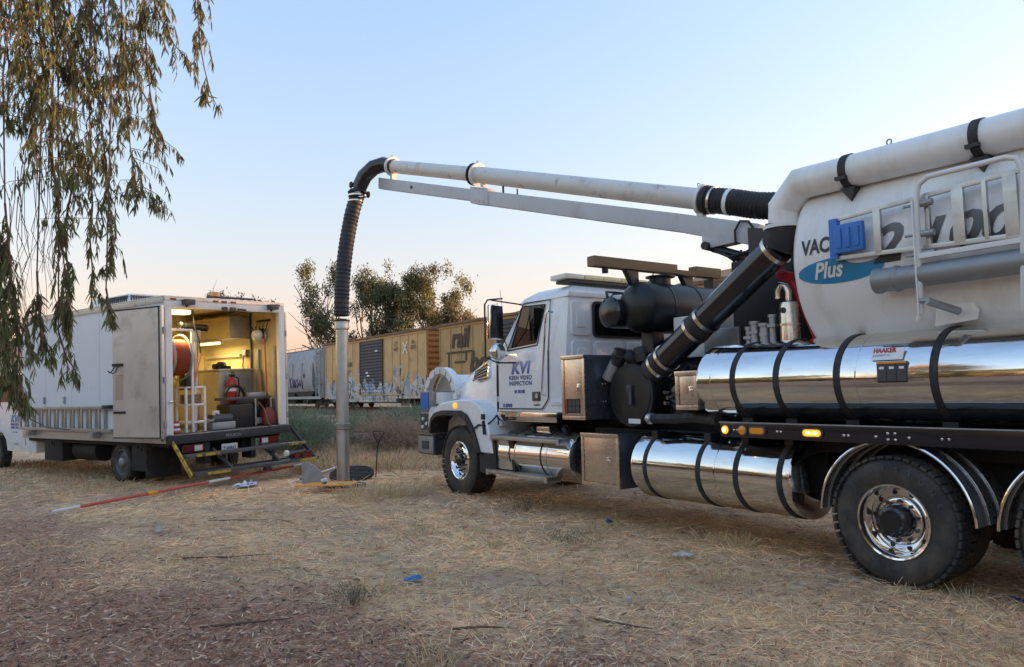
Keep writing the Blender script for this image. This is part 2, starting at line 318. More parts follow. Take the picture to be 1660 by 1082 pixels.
# ---------------------------------------------------------------- freight cars
def car_paint(name,base,graf=0,gh=1.4,seed=0,dark=(.16,.07,.03)):
    """old car paint with rust streaks; graf adds spray paint over the lower part of the side"""
    m=mat(name,base,.55,0,.16,1.2,dirt=dark,dscale=1.3,dlo=.52,dhi=.85,rust=(.10,.045,.025),stretch=(1.6,1,.5)); n=m.node_tree.nodes; L=m.node_tree.links; b=n['Principled BSDF']
    if graf:
        cs=b.inputs['Base Color'].links[0].from_socket
        tc=n.new('ShaderNodeTexCoord'); sp=n.new('ShaderNodeSeparateXYZ'); L.new(tc.outputs['Object'],sp.inputs[0])
        nz=n.new('ShaderNodeTexNoise'); nz.inputs['Scale'].default_value=.95; nz.inputs['Detail'].default_value=1.2; nz.inputs['Distortion'].default_value=1.5
        mp=n.new('ShaderNodeMapping'); mp.inputs['Location'].default_value=(seed,seed*2.3,0); mp.inputs['Scale'].default_value=(1.5,0,1); L.new(tc.outputs['Object'],mp.inputs[0]); L.new(mp.outputs[0],nz.inputs['Vector'])
        def mr(src,a,b_,c,d):
            h=n.new('ShaderNodeMapRange'); h.inputs[1].default_value=a; h.inputs[2].default_value=b_; h.inputs[3].default_value=c; h.inputs[4].default_value=d; L.new(src,h.inputs[0]); return h.outputs[0]
        def mul(a,b_):
            x=n.new('ShaderNodeMath'); x.operation='MULTIPLY'; L.new(a,x.inputs[0]); L.new(b_,x.inputs[1]); return x.outputs[0]
        def mix(f,a,c):
            x=n.new('ShaderNodeMix'); x.data_type='RGBA'; L.new(f,x.inputs[0]); L.new(a,x.inputs[6]); x.inputs[7].default_value=(*c,1); return x.outputs[2]
        zz=n.new('ShaderNodeMath'); zz.operation='ADD'; L.new(sp.outputs[2],zz.inputs[0])
        n2=n.new('ShaderNodeTexNoise'); n2.inputs['Scale'].default_value=.9; L.new(mp.outputs[0],n2.inputs['Vector']); L.new(mr(n2.outputs['Fac'],.3,.7,-.75,.75),zz.inputs[1])
        low=mr(zz.outputs[0],1.5+gh,1.5+gh-.12,0,1)
        ramp=n.new('ShaderNodeValToRGB'); ramp.color_ramp.interpolation='CONSTANT'; e=ramp.color_ramp.elements
        e[0].position=0; e[0].color=(0,0,0,1); e[1].position=.40; e[1].color=(1,1,1,1)
        for pos,v in ((.455,.0),(.475,1),(.52,0),(.54,1),(.60,0)): x=e.new(pos); x.color=(v,v,v,1)
        L.new(nz.outputs['Fac'],ramp.inputs[0])
        f=mul(ramp.outputs[0],low)
        cs=mix(mul(mr(nz.outputs['Fac'],.44,.46,0,.8),low),cs,(.03,.035,.045))
        cs=mix(f,cs,(.52,.56,.58))
        n3=n.new('ShaderNodeTexNoise'); n3.inputs['Scale'].default_value=.7; L.new(mp.outputs[0],n3.inputs['Vector'])
        cs=mix(mul(f,mr(n3.outputs['Fac'],.55,.58,0,.75)),cs,(.13,.28,.48)); L.new(cs,b.inputs['Base Color'])
    return m
M['car_yellow']=car_paint('boxcar_faded_yellow_paint',(.58,.375,.165))
M['car_yellow_g']=car_paint('boxcar_faded_yellow_paint_with_graffiti',(.58,.375,.165),1,1.25,3.1)
M['car_ochre']=car_paint('boxcar_dull_ochre_paint',(.43,.275,.11),dark=(.13,.06,.03))
M['car_orange']=car_paint('boxcar_end_orange_paint',(.42,.20,.06))
M['car_door']=car_paint('boxcar_charcoal_door_paint',(.045,.047,.055),dark=(.08,.07,.06))
M['car_door_g']=car_paint('boxcar_charcoal_door_paint_with_graffiti',(.045,.047,.055),1,1.0,7.7,dark=(.08,.07,.06))
M['car_roof']=mat('boxcar_rusty_roof',(.20,.12,.075),.7,.2,.4,1.5,dirt=(.09,.05,.035),dscale=2)
M['hop_grey']=car_paint('hopper_grey_paint',(.34,.36,.37),dark=(.22,.19,.17))
M['car_under']=mat('rail_car_underframe',(.045,.032,.026),.8,0,.4,2)
M['car_mark']=mat('faded_dark_brown_lettering',(.055,.042,.030),.6,0,.3,1.5)
def bogie(parent,s):
    b=empty('wheel_truck',(s,0,0),0,parent)
    MB().box(-1.2,1.2,.62,.82,1.02,1.22).prism([(-1.25,1.15),(1.25,1.15),(.75,.86),(-.75,.86)],'sh',.60,.74).build('side_frame',M['car_under'],b,.02)
    for x in (-.88,.88):
        for t in (.80,2.26): MB().lathe((x,t-.06,1.18),(0,1,0),[(0,.40),(.05,.42),(.09,.42),(.12,.46)],24).build('wheel',M['rail'],b)
        MB().lathe((x,.50,1.18),(0,1,0),[(0,.10),(.12,.13)],10).build('axle_box',M['car_under'],b)
    MB().box(-.3,.3,.7,2.4,1.0,1.45).build('bolster',M['car_under'],b)
def boxcar(u0,label,side,side_g,doorm,doorm_g,endm,door=(5.5,9.0),length=15.0,near=True,endslats=True):
    r=empty('boxcar',trk(u0,0,0),trz,None,label,'boxcar','freight cars standing on the siding')
    W=3.1
    MB().box(.06,length-.06,.10,W,1.5,5.25).build('body_core',side,r)
    mb=MB().prism([(-.10,5.25),(-.10,5.37),(W/2,5.55),(W+.10,5.37),(W+.10,5.25)],'th',-.12,length+.12); rf=mb.build('roof',M['car_roof'],r)
    for k in range(13): MB().prism([(-.12,5.38),(W/2,5.575),(W+.12,5.38),(W+.12,5.40),(W/2,5.60),(-.12,5.40)],'th',.3+k*1.2,.38+k*1.2).build('roof_rib',M['car_roof'],rf)
    MB().box(-.05,length+.05,.0,.09,1.36,1.56).box(.0,length,1.2,1.9,1.05,1.4).box(3.8,length-3.8,.03,.08,1.16,1.36).build('side_sill',side_g,r)
    MB().box(-.03,length+.03,.0,.09,5.12,5.26).build('top_chord',side,r)
    # panels between upright posts, posts proud
    def run(a,b,n):
        st=(b-a)/n
        for k in range(n):
            MB().box(a+k*st+.055,a+(k+1)*st-.055,.045,.09,1.57,5.115).build('side_panel',side_g,r)
        for k in range(n+1):
            x=a+k*st; MB().prism([(x-.05,.085),(x-.035,.012),(x+.035,.012),(x+.05,.085)],'st',1.57,5.115).build('side_post',side_g,r)
    run(.05,door[0]-.06,5); run(door[1]+.06,length-.05,5)
    dr=MB().box(door[0]+.02,door[1]-.02,-.01,.06,1.66,5.08).build('sliding_door',doorm_g,r)
    nsl=17; hs=(5.02-1.72)/nsl
    for k in range(nsl):
        z=1.72+k*hs; MB().prism([(-.012,z+.02),(-.05,z+.06),(-.05,z+hs-.07),(-.012,z+hs-.02)],'th',door[0]+.15,door[1]-.15).build('door_slat',doorm_g,dr)
    for x in (door[0]+.04,door[1]-.13): MB().box(x,x+.09,-.055,-.011,1.66,5.08).build('door_stile',doorm_g,dr)
    MB().box(door[0]-2.5,door[1]+.1,-.04,.0,1.58,1.64).build('door_track',side,r)
    if endslats:
        en=MB().box(.0,.055,.02,W-.02,1.5,5.25).build('end_wall',endm,r)
        for k in range(11):
            z=1.66+k*.325; MB().prism([(.0,z),(-.07,z+.07),(-.07,z+.17),(.0,z+.24)],'sh',.12,W-.12).build('end_rib',endm,en)
        for t in (.04,W-.10): MB().box(-.075,.0,t,t+.07,1.5,5.2).build('corner_post',endm,en)
    for x in (2.0,length-2.0): bogie(r,x)
    for x in (-.55,length+.25): MB().box(x,x+.35,1.35,1.7,1.18,1.42).build('coupler',M['car_under'],r)
    for k in range(5): MB().box(length-.34,length-.02,-.03,.0,1.75+k*.42,1.78+k*.42).build('grab_iron',side,r)
    return r
def side_txt(r,name,body,size,s,h,mt,shear=0,bold=.01,sx=1,t=-.02):
    return text(name,body,size,lambda u,v:(s-u,t,h+v),mt,r,shear,bold,sub=0,sx=sx)
bc1=boxcar(36.75,'yellow boxcar with a charcoal sliding door, white X and graffiti along its lower side',M['car_yellow'],M['car_yellow_g'],M['car_door'],M['car_door_g'],M['car_orange'])
for q in (1,-1):
    MB().hexa([(2.55+q*.28-.06,-.016,4.02),(2.55+q*.28+.06,-.016,4.02),(2.55+q*.28+.06,-.008-.001*q,4.02),(2.55+q*.28-.06,-.008-.001*q,4.02),(2.55-q*.28-.06,-.016,4.72),(2.55-q*.28+.06,-.016,4.72),(2.55-q*.28+.06,-.008-.001*q,4.72),(2.55-q*.28-.06,-.008-.001*q,4.72)]).build('painted_cross',M['decal_white'],bc1)
side_txt(bc1,'stencil_lettering','LT\nWT',.34,3.75,4.55,M['car_mark']); side_txt(bc1,'stencil_lettering','IN\nOUT',.3,1.55,4.55,M['car_mark'])
side_txt(bc1,'stencil_lettering','RBOX',.42,11.1,3.55,M['car_mark'],sx=1.6,t=-.005); side_txt(bc1,'stencil_lettering','15067',.36,11.3,3.05,M['car_mark'],sx=1.5,t=-.005)
for k,(x,z) in enumerate(((7.6,3.0),(7.4,2.8),(6.2,4.35))): MB().box(x,x+.35,-.066,-.056,z,z+.1).build('painted_mark',M['decal_white'],bc1)
bc2=boxcar(20.3,'dull ochre boxcar with large dark rail lettering, behind the white hood',M['car_ochre'],M['car_ochre'],M['car_door'],M['car_door'],M['car_orange'],door=(5.9,9.4))
side_txt(bc2,'painted_lettering','rail',1.45,12.85,4.05,M['car_mark'],shear=.18,bold=.05,sx=.95,t=-.004)
side_txt(bc2,'painted_lettering','box',1.45,10.7,2.72,M['car_mark'],shear=.18,bold=.05,sx=1.1,t=-.004)
for a,b,c,dd in ((11.6,14.2,3.72,3.82),(13.9,14.05,3.0,3.72),(12.2,12.32,3.3,3.72),(12.4,13.4,3.2,3.3)): MB().box(a,b,-.006,.0,c,dd).build('painted_line',M['car_mark'],bc2)
bc3=boxcar(3.9,'brown boxcar farthest right in the train, hidden behind the vacuum truck',M['car_ochre'],M['car_ochre'],M['car_door'],M['car_door'],M['car_orange'])
bc4=boxcar(-12.5,'unseen boxcar added to the train past the right edge for its shadow',M['car_ochre'],M['car_ochre'],M['car_door'],M['car_door'],M['car_orange'])  # out of view, added to carry the train's shade further right
# covered hopper
hp=empty('hopper_car',trk(52.9,0,0),trz,None,'grey covered hopper car with purple graffiti, left of the yellow boxcar','hopper car','freight cars standing on the siding')
rings=[]
for s in (1.7,16.3):
    rings.append([(s,.35,1.9),(s,.12,2.2),(s,.05,3.0),(s,.12,4.2),(s,.42,4.9),(s,.9,5.25),(s,2.2,5.25),(s,2.7,4.9),(s,3.0,4.2),(s,3.05,3.0),(s,2.98,2.2),(s,2.75,1.9)])
MB().loft(rings).build('hopper_body',M['hop_grey'],hp)
MB().hexa([(1.7,.25,1.95),(3.4,.25,1.0),(3.4,2.85,1.0),(1.7,2.85,1.95),(1.7,.25,1.98),(6.0,.25,1.95),(6.0,2.85,1.95),(1.7,2.85,1.98)]).hexa([(6.5,.4,1.0),(8.5,.4,1.0),(8.5,2.7,1.0),(6.5,2.7,1.0),(6.1,.3,1.95),(9.5,.3,1.95),(9.5,2.8,1.95),(6.1,2.8,1.95)]).build('discharge_bay',M['car_under'],hp)
MB().prism([(.25,1.5),(.55,1.5),(1.72,4.3),(1.72,4.75)],'sh',.15,2.95).build('slope_sheet',M['hop_grey'],hp)
MB().box(-.05,18,.05,.16,1.38,1.58).box(0,18,1.1,2.0,1.1,1.5).build('side_sill',M['hop_grey'],hp)
for x in (.1,.85): MB().box(x,x+.07,.04,.12,1.5,5.25).build('end_ladder_rail',M['hop_grey'],hp)
for k in range(9): MB().box(.1,.92,.05,.09,1.8+k*.4,1.84+k*.4).build('ladder_rung',M['hop_grey'],hp)
for s in (.0,):
    for t in (.3,1.5,2.7): MB().box(s,s+.08,t,t+.1,1.5,5.25).build('end_post',M['hop_grey'],hp)
MB().box(-.1,17,.30,.36,5.42,5.46).box(-.1,17,2.7,2.76,5.42,5.46).build('roof_rail',M['hop_grey'],hp)
for k in range(11): MB().box(.1+k*1.5,.14+k*1.5,.30,.34,5.2,5.42).build('roof_rail_post',M['hop_grey'],hp)
MB().box(0,17,1.2,1.9,5.34,5.39).build('roof_walkway',M['galv'],hp)
for k in range(1,7): MB().box(1.7+k*2.1,1.78+k*2.1,.02,.14,2.2,4.2).build('side_rib',M['hop_grey'],hp)
M['graf_purple']=mat('purple_spray_paint',(.10,.06,.16),.5)
for pts in ([(6.6,3.1),(6.4,2.3)],[(6.2,3.1),(6.55,2.7),(6.1,2.3)],[(5.9,3.0),(5.8,2.35)],[(5.5,2.95),(5.2,2.6),(5.4,2.3),(5.6,2.6),(5.5,2.95)],[(4.7,3.0),(5.0,2.85),(4.6,2.6),(4.9,2.3)],[(4.3,2.9),(4.2,2.4),(4.45,2.6)],[(3.9,3.2),(3.75,2.2)],[(3.5,3.35),(3.45,3.0)],[(3.2,3.35),(3.15,3.0)]):
    MB().tube([(a,.055-.002,b) for a,b in pts],.055,6).build('spray_stroke',M['graf_purple'],hp)
for x in (1.6,16.2): bogie(hp,x)
# ---------------------------------------------------------------- vacuum truck
VT=empty('vacuum_truck',(3.0056,6.0173,float(gz(3.0,6.0))),R_(90+34),None,'white vacuum truck with polished water tanks and a long suction boom reaching left','truck')
def part(mb,name,m,bev=0,parent=None,**k): return mb.build(name,M[m],parent or VT,bev,**k)
def tread(mb,s,t0,t1,h,r,n,lug):
    for k in range(n):
        a=2*math.pi*(k+.5)/n; ca,sa=math.cos(a),math.sin(a); c2=Vector((-sa,0,ca)); 
        for (u0,u1,off) in ((t0+.004,t0+.10,0),(t0+.115,(t0+t1)/2-.01,.5),((t0+t1)/2+.01,t1-.115,0),(t1-.10,t1-.004,.5)):
            b=2*math.pi*(k+.5+off)/n; e=Vector((math.cos(b),0,math.sin(b))); c=Vector((-e.z,0,e.x))
            hw=math.pi*r/n*.74
            P=Vector((s,0,h)); v=[]
            rr=(r-lug*1.6,r-.001)
            for R__ in rr:
                for (uu,ww) in ((u0,-hw),(u1,-hw),(u1,hw),(u0,hw)):
                    q=P+e*R__+c*ww; v.append((q.x,uu,q.z))
            mb.hexa(v)
def tyre_prof(r,w,ri):
    return [(.035,ri),(.012,ri+.03),(.0,ri+(r-ri)*.45),(.006,ri+(r-ri)*.72),(.028,r-.035),(.05,r-.016),(w-.05,r-.016),(w-.028,r-.035),(w-.006,ri+(r-ri)*.72),(w,ri+(r-ri)*.45),(w-.012,ri+.03),(w-.035,ri)]
def wheel(parent,name,s,t,r,w,ri,style,h=None,n=46,lug=.014,yaw=0,label=None):
    h=r-.02 if h is None else h
    W=empty(name,(s,-t,h),-yaw,parent)
    if label: W['label']=label
    mb=MB().lathe((0,0,0),(0,1,0),tyre_prof(r,w,ri),64,cap=False); tread(mb,0,0,w,0,r,n,lug); mb.build('tyre',M['tyre'],W)
    for k in range(7):    # raised sidewall lettering blocks
        pass
    if style=='rear':
        rim=MB().lathe((0,0,0),(0,1,0),[(.05,ri+.012),(.018,ri+.018),(.008,ri+.012),(.012,ri-.002),(.035,ri-.016),(.05,ri-.018),(.10,ri-.022),(.145,ri-.028),(.160,ri-.042),(.150,.20),(.140,.188),(.118,.178),(.112,.165),(.115,.10)],56,cap=False).build('rim',M['chrome'],W)
        for k in range(10):
            a=2*math.pi*k/10+.1; p=(math.cos(a)*.221,0,math.sin(a)*.221)
            MB().cyl((p[0],.175,p[2]),(p[0],.1515,p[2]),.021,n=14).build('hand_hole_dark_disc',M['decal_black'],rim)  # solid black disc, the darkness of an open hole put into colour
            a+=.3; p=(math.cos(a)*.160,0,math.sin(a)*.160)
            MB().cyl((p[0],.13,p[2]),(p[0],.085,p[2]),.015,n=6).build('lug_nut',M['dgrey'],rim)
        MB().lathe((0,0,0),(0,1,0),[(.16,.135),(.05,.132),(.02,.122),(.0,.118),(-.01,.095),(-.03,.085),(-.035,.03)],20).build('axle_hub',M['blackgloss'],W)
        for k in range(8):
            a=2*math.pi*k/8; MB().cyl((math.cos(a)*.095,.0,math.sin(a)*.095),(math.cos(a)*.095,-.02,math.sin(a)*.095),.011,n=6).build('hub_bolt',M['dgrey'],W)
    else:
        rim=MB().lathe((0,0,0),(0,1,0),[(.05,ri+.012),(.018,ri+.018),(.012,ri+.006),(.02,ri-.01),(.06,ri-.03),(.085,ri-.055),(.075,.22),(.055,.19),(.05,.10)],48,cap=False).build('rim',M['chrome'] if style=='front' else M['step'],W)
        for k in range(10):
            a=2*math.pi*k/10+.1; p=(math.cos(a)*.225,0,math.sin(a)*.225)
            MB().cyl((p[0],.085,p[2]),(p[0],.066,p[2]),.024 if style=='front' else .03,n=12).build('hand_hole_dark_disc',M['decal_black'],rim)  # again a black disc for the dark of the opening
            if style=='front':
                a+=.3; p=(math.cos(a)*.15,0,math.sin(a)*.15); MB().cyl((p[0],.06,p[2]),(p[0],.01,p[2]),.018,n=8).build('lug_nut',M['dgrey'],rim)
        MB().lathe((0,0,0),(0,1,0),[(.10,.10),(.03,.098),(.0,.085),(-.02,.05)],20).build('axle_hub',M['blackgloss'] if style=='front' else M['galv'],W)
    return W
RT=.525
for s in (0,-1.40):
    wheel(VT,'wheel',s,.0,RT,.27,.285,'rear'); wheel(VT,'wheel',s,2.18,RT,.27,.285,'rear')
    part(MB().lathe((s,.30,RT-.02),(0,1,0),tyre_prof(RT,.26,.285),48,cap=False),'inner_dual_tyre','tyre')
    part(MB().cyl((s,.25,RT-.02),(s,2.2,RT-.02),.11),'drive_axle','dark')
wheel(VT,'wheel',6.98,.02,.555,.38,.285,'front',n=40,yaw=R_(0)); wheel(VT,'wheel',6.98,2.05,.555,.38,.285,'front')
# sidewall lettering on the near rear tyre
for i_,ch in enumerate('FIRESTONE'):
    th=R_(140-14.5*i_)
    text('sidewall_letter',ch,.06,lambda u,v,th=th:(-((.40+v)*math.cos(th)+u*math.sin(th)),-.003,RT-.02+(.40+v)*math.sin(th)-u*math.cos(th)),M['dgrey'],VT,bold=.002)
# chassis
part(MB().box(-3.6,7.6,.80,.90,.72,1.02).box(-3.6,7.6,1.55,1.65,.72,1.02).box(-3.4,4.2,.5,2.0,.98,1.12),'chassis_frame','dark')
part(MB().box(.9,4.0,.55,1.9,.55,1.0).box(4.0,7.4,.95,1.5,.5,1.25).box(-3,.9,.75,1.7,.45,1.0).box(-3.5,3.9,.95,1.5,1.12,1.95),'driveline','dark')
# long black side rail with lamps
part(MB().box(-3.6,1.68,-.02,.10,1.12,1.255),'side_rail','blackgloss',.006)
part(MB().box(-3.6,1.69,-.03,-.015,1.258,1.268),'rail_lip','galv'); part(MB().box(-3.6,1.68,.10,.26,1.20,1.245),'dark_reflection_plate','black')  # black plate added so the tank underside mirrors something dark
def disc_lamp(s,r,m,core=None):
    b=part(MB().lathe((s,-.021,1.19),(0,-1,0),[(0,r+.012),(.012,r+.010),(.014,r)],20),'marker_lamp_bezel','dgrey')
    part(MB().lathe((s,-.034,1.19),(0,-1,0),[(0,r),(.010,r*.9),(.016,r*.4)],20),'marker_lamp_lens',m,parent=b)
    if core: part(MB().sphere((s,-.05,1.19),r*.55,8,(1,.3,1)),'marker_lamp_bulb',core,parent=b)
def oval_lamp(s,w,m,core=None):
    P=[(s+math.cos(a)*.035+(w if math.cos(a)>0 else -w),1.19+math.sin(a)*.042) for a in [2*math.pi*(k+.5)/20 for k in range(20)]]
    b=part(MB().prism(P,'sh',-.036,-.021),'marker_lamp_bezel','dgrey')
    P2=[(s+(x-s)*.84,1.19+(z-1.19)*.70) for x,z in P]; part(MB().prism(P2,'sh',-.044,-.030),'marker_lamp_lens',m,.004,parent=b)
    if core:
        for x in (-.035,.03): part(MB().sphere((s+x,-.046,1.19),.02,8,(1.3,.3,.7)),'marker_lamp_bulb',core,parent=b)
disc_lamp(1.61,.040,'amber_on','amber_core'); disc_lamp(1.405,.043,'amber'); oval_lamp(1.235,.062,'amber'); oval_lamp(.655,.068,'amber_on','amber_core')
for s,z in ((1.51,1.19),(1.47,1.19),(1.02,1.19),(.98,1.19),(.36,1.18),(.32,1.18),(.08,1.18),(-.02,1.21),(-.02,1.16),(-.08,1.21),(-.08,1.16),(-.19,1.18),(-.44,1.18),(-.49,1.18),(-1.0,1.17)):
    part(MB().sphere((s,-.023,z),.012,8,(1,.6,1)),'rail_bolt','chrome')
# polished tanks with strap bands
def dome_tank(name,s0,s1,t,h,r,rt,m,n=64,dome=.05):
    mb=MB(); rings=[]
    for s,k in ((s0-dome,.55),(s0-dome*.75,.8),(s0-dome*.3,.95),(s0,1),(s0+.02,1.004),(s0+.03,1),((s0+s1)/2,1),(s1-.03,1),(s1-.02,1.004),(s1,1),(s1+dome*.3,.95),(s1+dome*.75,.8),(s1+dome,.55)):
        rings.append([(s,t+math.cos(2*math.pi*i/n)*rt*k,h+math.sin(2*math.pi*i/n)*r*k) for i in range(n)])
    return part(mb.loft(rings),name,m,smooth=30)
def band(parent,s,t,h,r,rt,a0=0,a1=2*math.pi,w=.055,m='rubber',n=40,pr=.008):
    o=[];i=[]
    for k in range(n+1):
        a=a0+(a1-a0)*k/n; o.append((t+math.cos(a)*(rt+pr),h+math.sin(a)*(r+pr))); i.append((t+math.cos(a)*(rt-.004),h+math.sin(a)*(r-.004)))
    mb=MB()
    for k in range(n): mb.hexa([(s-w/2,*i[k]),(s+w/2,*i[k]),(s+w/2,*i[k+1]),(s-w/2,*i[k+1]),(s-w/2,*o[k]),(s+w/2,*o[k]),(s+w/2,*o[k+1]),(s-w/2,*o[k+1])])
    return part(mb,'strap_band',m,parent=parent)
lt=dome_tank('lower_water_tank',.95,3.02,.41,.735,.375,.40,'polish')
for s in (2.80,2.03,1.55,1.05): band(lt,s,.41,.735,.375,.40); part(MB().box(s-.045,s+.045,.18,.34,1.05,1.13),'strap_hanger','black',parent=lt)
for s in (1.82,): band(lt,s,.41,.735,.375,.40,w=.012,m='polish',pr=.004)
ut=dome_tank('upper_water_tank',-3.2,1.98,.44,1.655,.398,.45,'polish')
for s in (1.52,1.02,.41,-.40,-1.6,-2.6): band(ut,s,.44,1.655,.398,.45,w=.06)
for s in (1.80,.24): band(ut,s,.44,1.655,.398,.45,w=.010,m='polish',pr=.003)
for s in (1.52,1.02,.41,-.40,-1.6): part(MB().box(s-.06,s+.06,.20,.6,1.20,1.30),'tank_saddle','black',parent=ut)
ft=dome_tank('fuel_tank',4.19,5.85,.40,.725,.335,.37,'polish',dome=.03)
for s in (5.55,5.42,4.80,4.68): band(ft,s,.40,.725,.335,.37,w=.022,m='steel' if s in (5.42,4.68) else 'rubber',pr=.006)
for s in (5.35,4.62): part(MB().cyl((s,.36,1.05),(s,.30,1.13),.05),'tank_cap','black',parent=ft)
# steps
for nm,h,s0,s1,t0,t1 in (('upper_step',.95,4.32,5.98,-.02,.30),('lower_step',.45,4.58,6.08,-.03,.20)):
    st=part(MB().box(s0,s1,t0,t1,h-.03,h+.02),nm,'alu',.006)
    part(MB().box(s0+.04,s1-.04,t0+.05,t1-.03,h+.022,h+.026),'step_tread','galv',parent=st)
    part(MB().box(s0,s0+.06,t0-.004,t1,h-.05,h+.03),'step_bracket','alu',parent=st); part(MB().box(s1-.06,s1,t0-.004,t1,h-.05,h+.03),'step_bracket','alu',parent=st)
part(MB().prism([(5.95,.93),(5.60,.93),(5.52,.70),(5.50,.50),(5.90,.50),(5.92,.7)],'sh',.05,.075),'step_side_plate','alu')
part(MB().prism([(5.98,.93),(5.93,.93),(5.88,.75),(5.88,.48),(5.93,.48)],'sh',.02,.09).prism([(5.60,.93),(5.48,.93),(5.42,.75),(5.42,.48),(5.48,.48),(5.52,.7)],'sh',.04,.10),'step_hanger','black')
part(MB().box(4.95,5.25,.30,.55,1.05,1.11),'battery_box_lid','steel',.01)
# tool boxes
def toolbox(name,s0,s1,t1,h0,h1,label):
    b=part(MB().box(s0,s1,.025,t1,h0,h1),name,'toolside',.006); b['label']=label
    w=.045
    part(MB().box(s0-.004,s1+.004,.0,.028,h0-.003,h0+w).box(s0-.004,s1+.004,-.012,.028,h1-w,h1+.004).box(s0-.004,s0+w,.0,.026,h0+w,h1-w).box(s1-w,s1+.004,.0,.026,h0+w,h1-w),'door_frame','steel',.003,parent=b)
    part(MB().box(s0+w+.006,s1-w-.006,.006,.03,h0+w+.006,h1-w-.006),'box_door','steel',.004,parent=b)
    c=((s0+s1)/2-(s1-s0)*.24,(h0+h1)/2)
    part(MB().box(c[0]-.032,c[0]+.032,-.004,.008,c[1]-.045,c[1]+.045).cyl((c[0],-.002,c[1]),(c[0],-.016,c[1]),.02).box(c[0]-.008,c[0]+.008,-.022,-.004,c[1]-.05,c[1]+.01),'paddle_latch','chrome',.003,parent=b)
    return b
tb=toolbox('upper_tool_box',3.80,4.25,1.0,1.24,2.045,'tall upright tool box with stainless door behind the cab')
part(MB().box(3.90,4.14,-.002,.008,1.32,1.50),'warning_label','decal_black',parent=tb)
for k in range(3):
    for j in range(2): part(MB().box(3.91+k*.075,3.965+k*.075,-.004,.0,1.34+j*.08,1.40+j*.08),'label_panel','dgrey',parent=tb)
part(MB().box(4.16,4.185,-.003,.008,1.31,1.50),'label_panel','decal_red',parent=tb)
for z in (1.46,1.68): 
    for t in (.30,.345): part(MB().sphere((3.797,t,z),.012,8),'bolt_head','chrome',parent=tb)
toolbox('lower_tool_box',3.21,3.89,.62,.45,1.08,'square tool box with stainless door between fuel tank and water tank')
toolbox('small_tool_box',1.98,2.28,.7,1.38,1.78,'small stainless tool box at the front end of the upper tank')
# rear fenders, ribbed half rounds
for sc in (0,-1.40):
    R0=.625; fen=None
    for k in range(6):
        t0=.02+k*.095; a0,a1=R_(2),R_(178); n=26
        for j in range(1):
            mb=MB(); o=[];i=[]
            for q in range(n+1):
                a=a0+(a1-a0)*q/n; rr=R0+(0 if k%2 else .010); o.append((sc+math.cos(a)*rr,.52+math.sin(a)*rr)); i.append((sc+math.cos(a)*(rr-.008),.52+math.sin(a)*(rr-.008)))
            for q in range(n): mb.hexa([(i[q][0],t0,i[q][1]),(i[q+1][0],t0,i[q+1][1]),(i[q+1][0],t0+.094,i[q+1][1]),(i[q][0],t0+.094,i[q][1]),(o[q][0],t0,o[q][1]),(o[q+1][0],t0,o[q+1][1]),(o[q+1][0],t0+.094,o[q+1][1]),(o[q][0],t0+.094,o[q][1])])
            if fen is None: fen=part(mb,'rear_fender','fender')
            else: part(mb,'fender_rib','fender',parent=fen)
    part(MB().tube([(sc+math.cos(R_(2+176*q/30))*(R0+.004),.014,.52+math.sin(R_(2+176*q/30))*(R0+.004)) for q in range(31)],.012,6),'fender_bead','chrome',parent=fen)
    part(MB().cyl((sc+.0,.1,1.14),(sc,.9,1.10),.02),'fender_bracket','black',parent=fen)
# ---- cab
cabp=[(4.38,1.32),(6.04,1.32),(6.04,2.19),(5.47,2.90),(5.25,3.0),(4.52,3.02),(4.38,2.93)]
def cab_rings(ins):
    # plan outline at several heights with tumblehome and rounded corners
    rings=[]
    for h,sf,sr,tl in ((1.32,6.05,4.38,.17),(1.6,6.05,4.38,.165),(2.18,6.04,4.38,.17),(2.55,5.76,4.38,.20),(2.86,5.50,4.38,.235)):
        sf-=ins; sr+=ins; tl+=ins; tr=2.44-tl; c=.09; rings.append([(sr,tl+c,h),(sr,tr-c,h),(sr+.02,tr-.03,h),(sr+c,tr,h),(sf-c,tr,h),(sf-.02,tr-.03,h),(sf,tr-.14,h),(sf,tl+.14,h),(sf-.02,tl+.03,h),(sf-c,tl,h),(sr+c,tl,h),(sr+.02,tl+.03,h)])
    return rings
cab=MB().loft(cab_rings(0)).build('cab_shell',M['white'],VT)
inner=cab_rings(.05); inner[0]=[(a,b,1.40) for a,b,c in inner[0]]; inner[-1]=[(a,b,2.82) for a,b,c in inner[-1]]
boolean(cab,MB().loft(inner).mesh('c',smooth=0))
winp=[(5.73,2.23),(5.03,2.27),(4.89,2.78),(5.40,2.80)]
boolean(cab,MB().prism(winp,'sh',-.2,2.8).mesh('c',smooth=0))
def rr(t0,t1,h0,h1,c=.06,n=4):
    P=[]
    for (cx,cy,a) in ((t1-c,h1-c,0),(t0+c,h1-c,90),(t0+c,h0+c,180),(t1-c,h0+c,270)):
        for k in range(n+1): P.append((cx+math.cos(R_(a+90*k/n))*c,cy+math.sin(R_(a+90*k/n))*c))
    return P
boolean(cab,MB().prism(rr(.66,1.78,2.33,2.80),'th',4.2,4.6).mesh('c',smooth=0))
boolean(cab,MB().hexa([(5.72,.40,2.24),(6.4,.40,2.24),(6.4,2.04,2.24),(5.72,2.04,2.24),(5.3,.42,2.80),(6.2,.42,2.80),(6.2,2.02,2.80),(5.3,2.02,2.80)]).mesh('c',smooth=0))
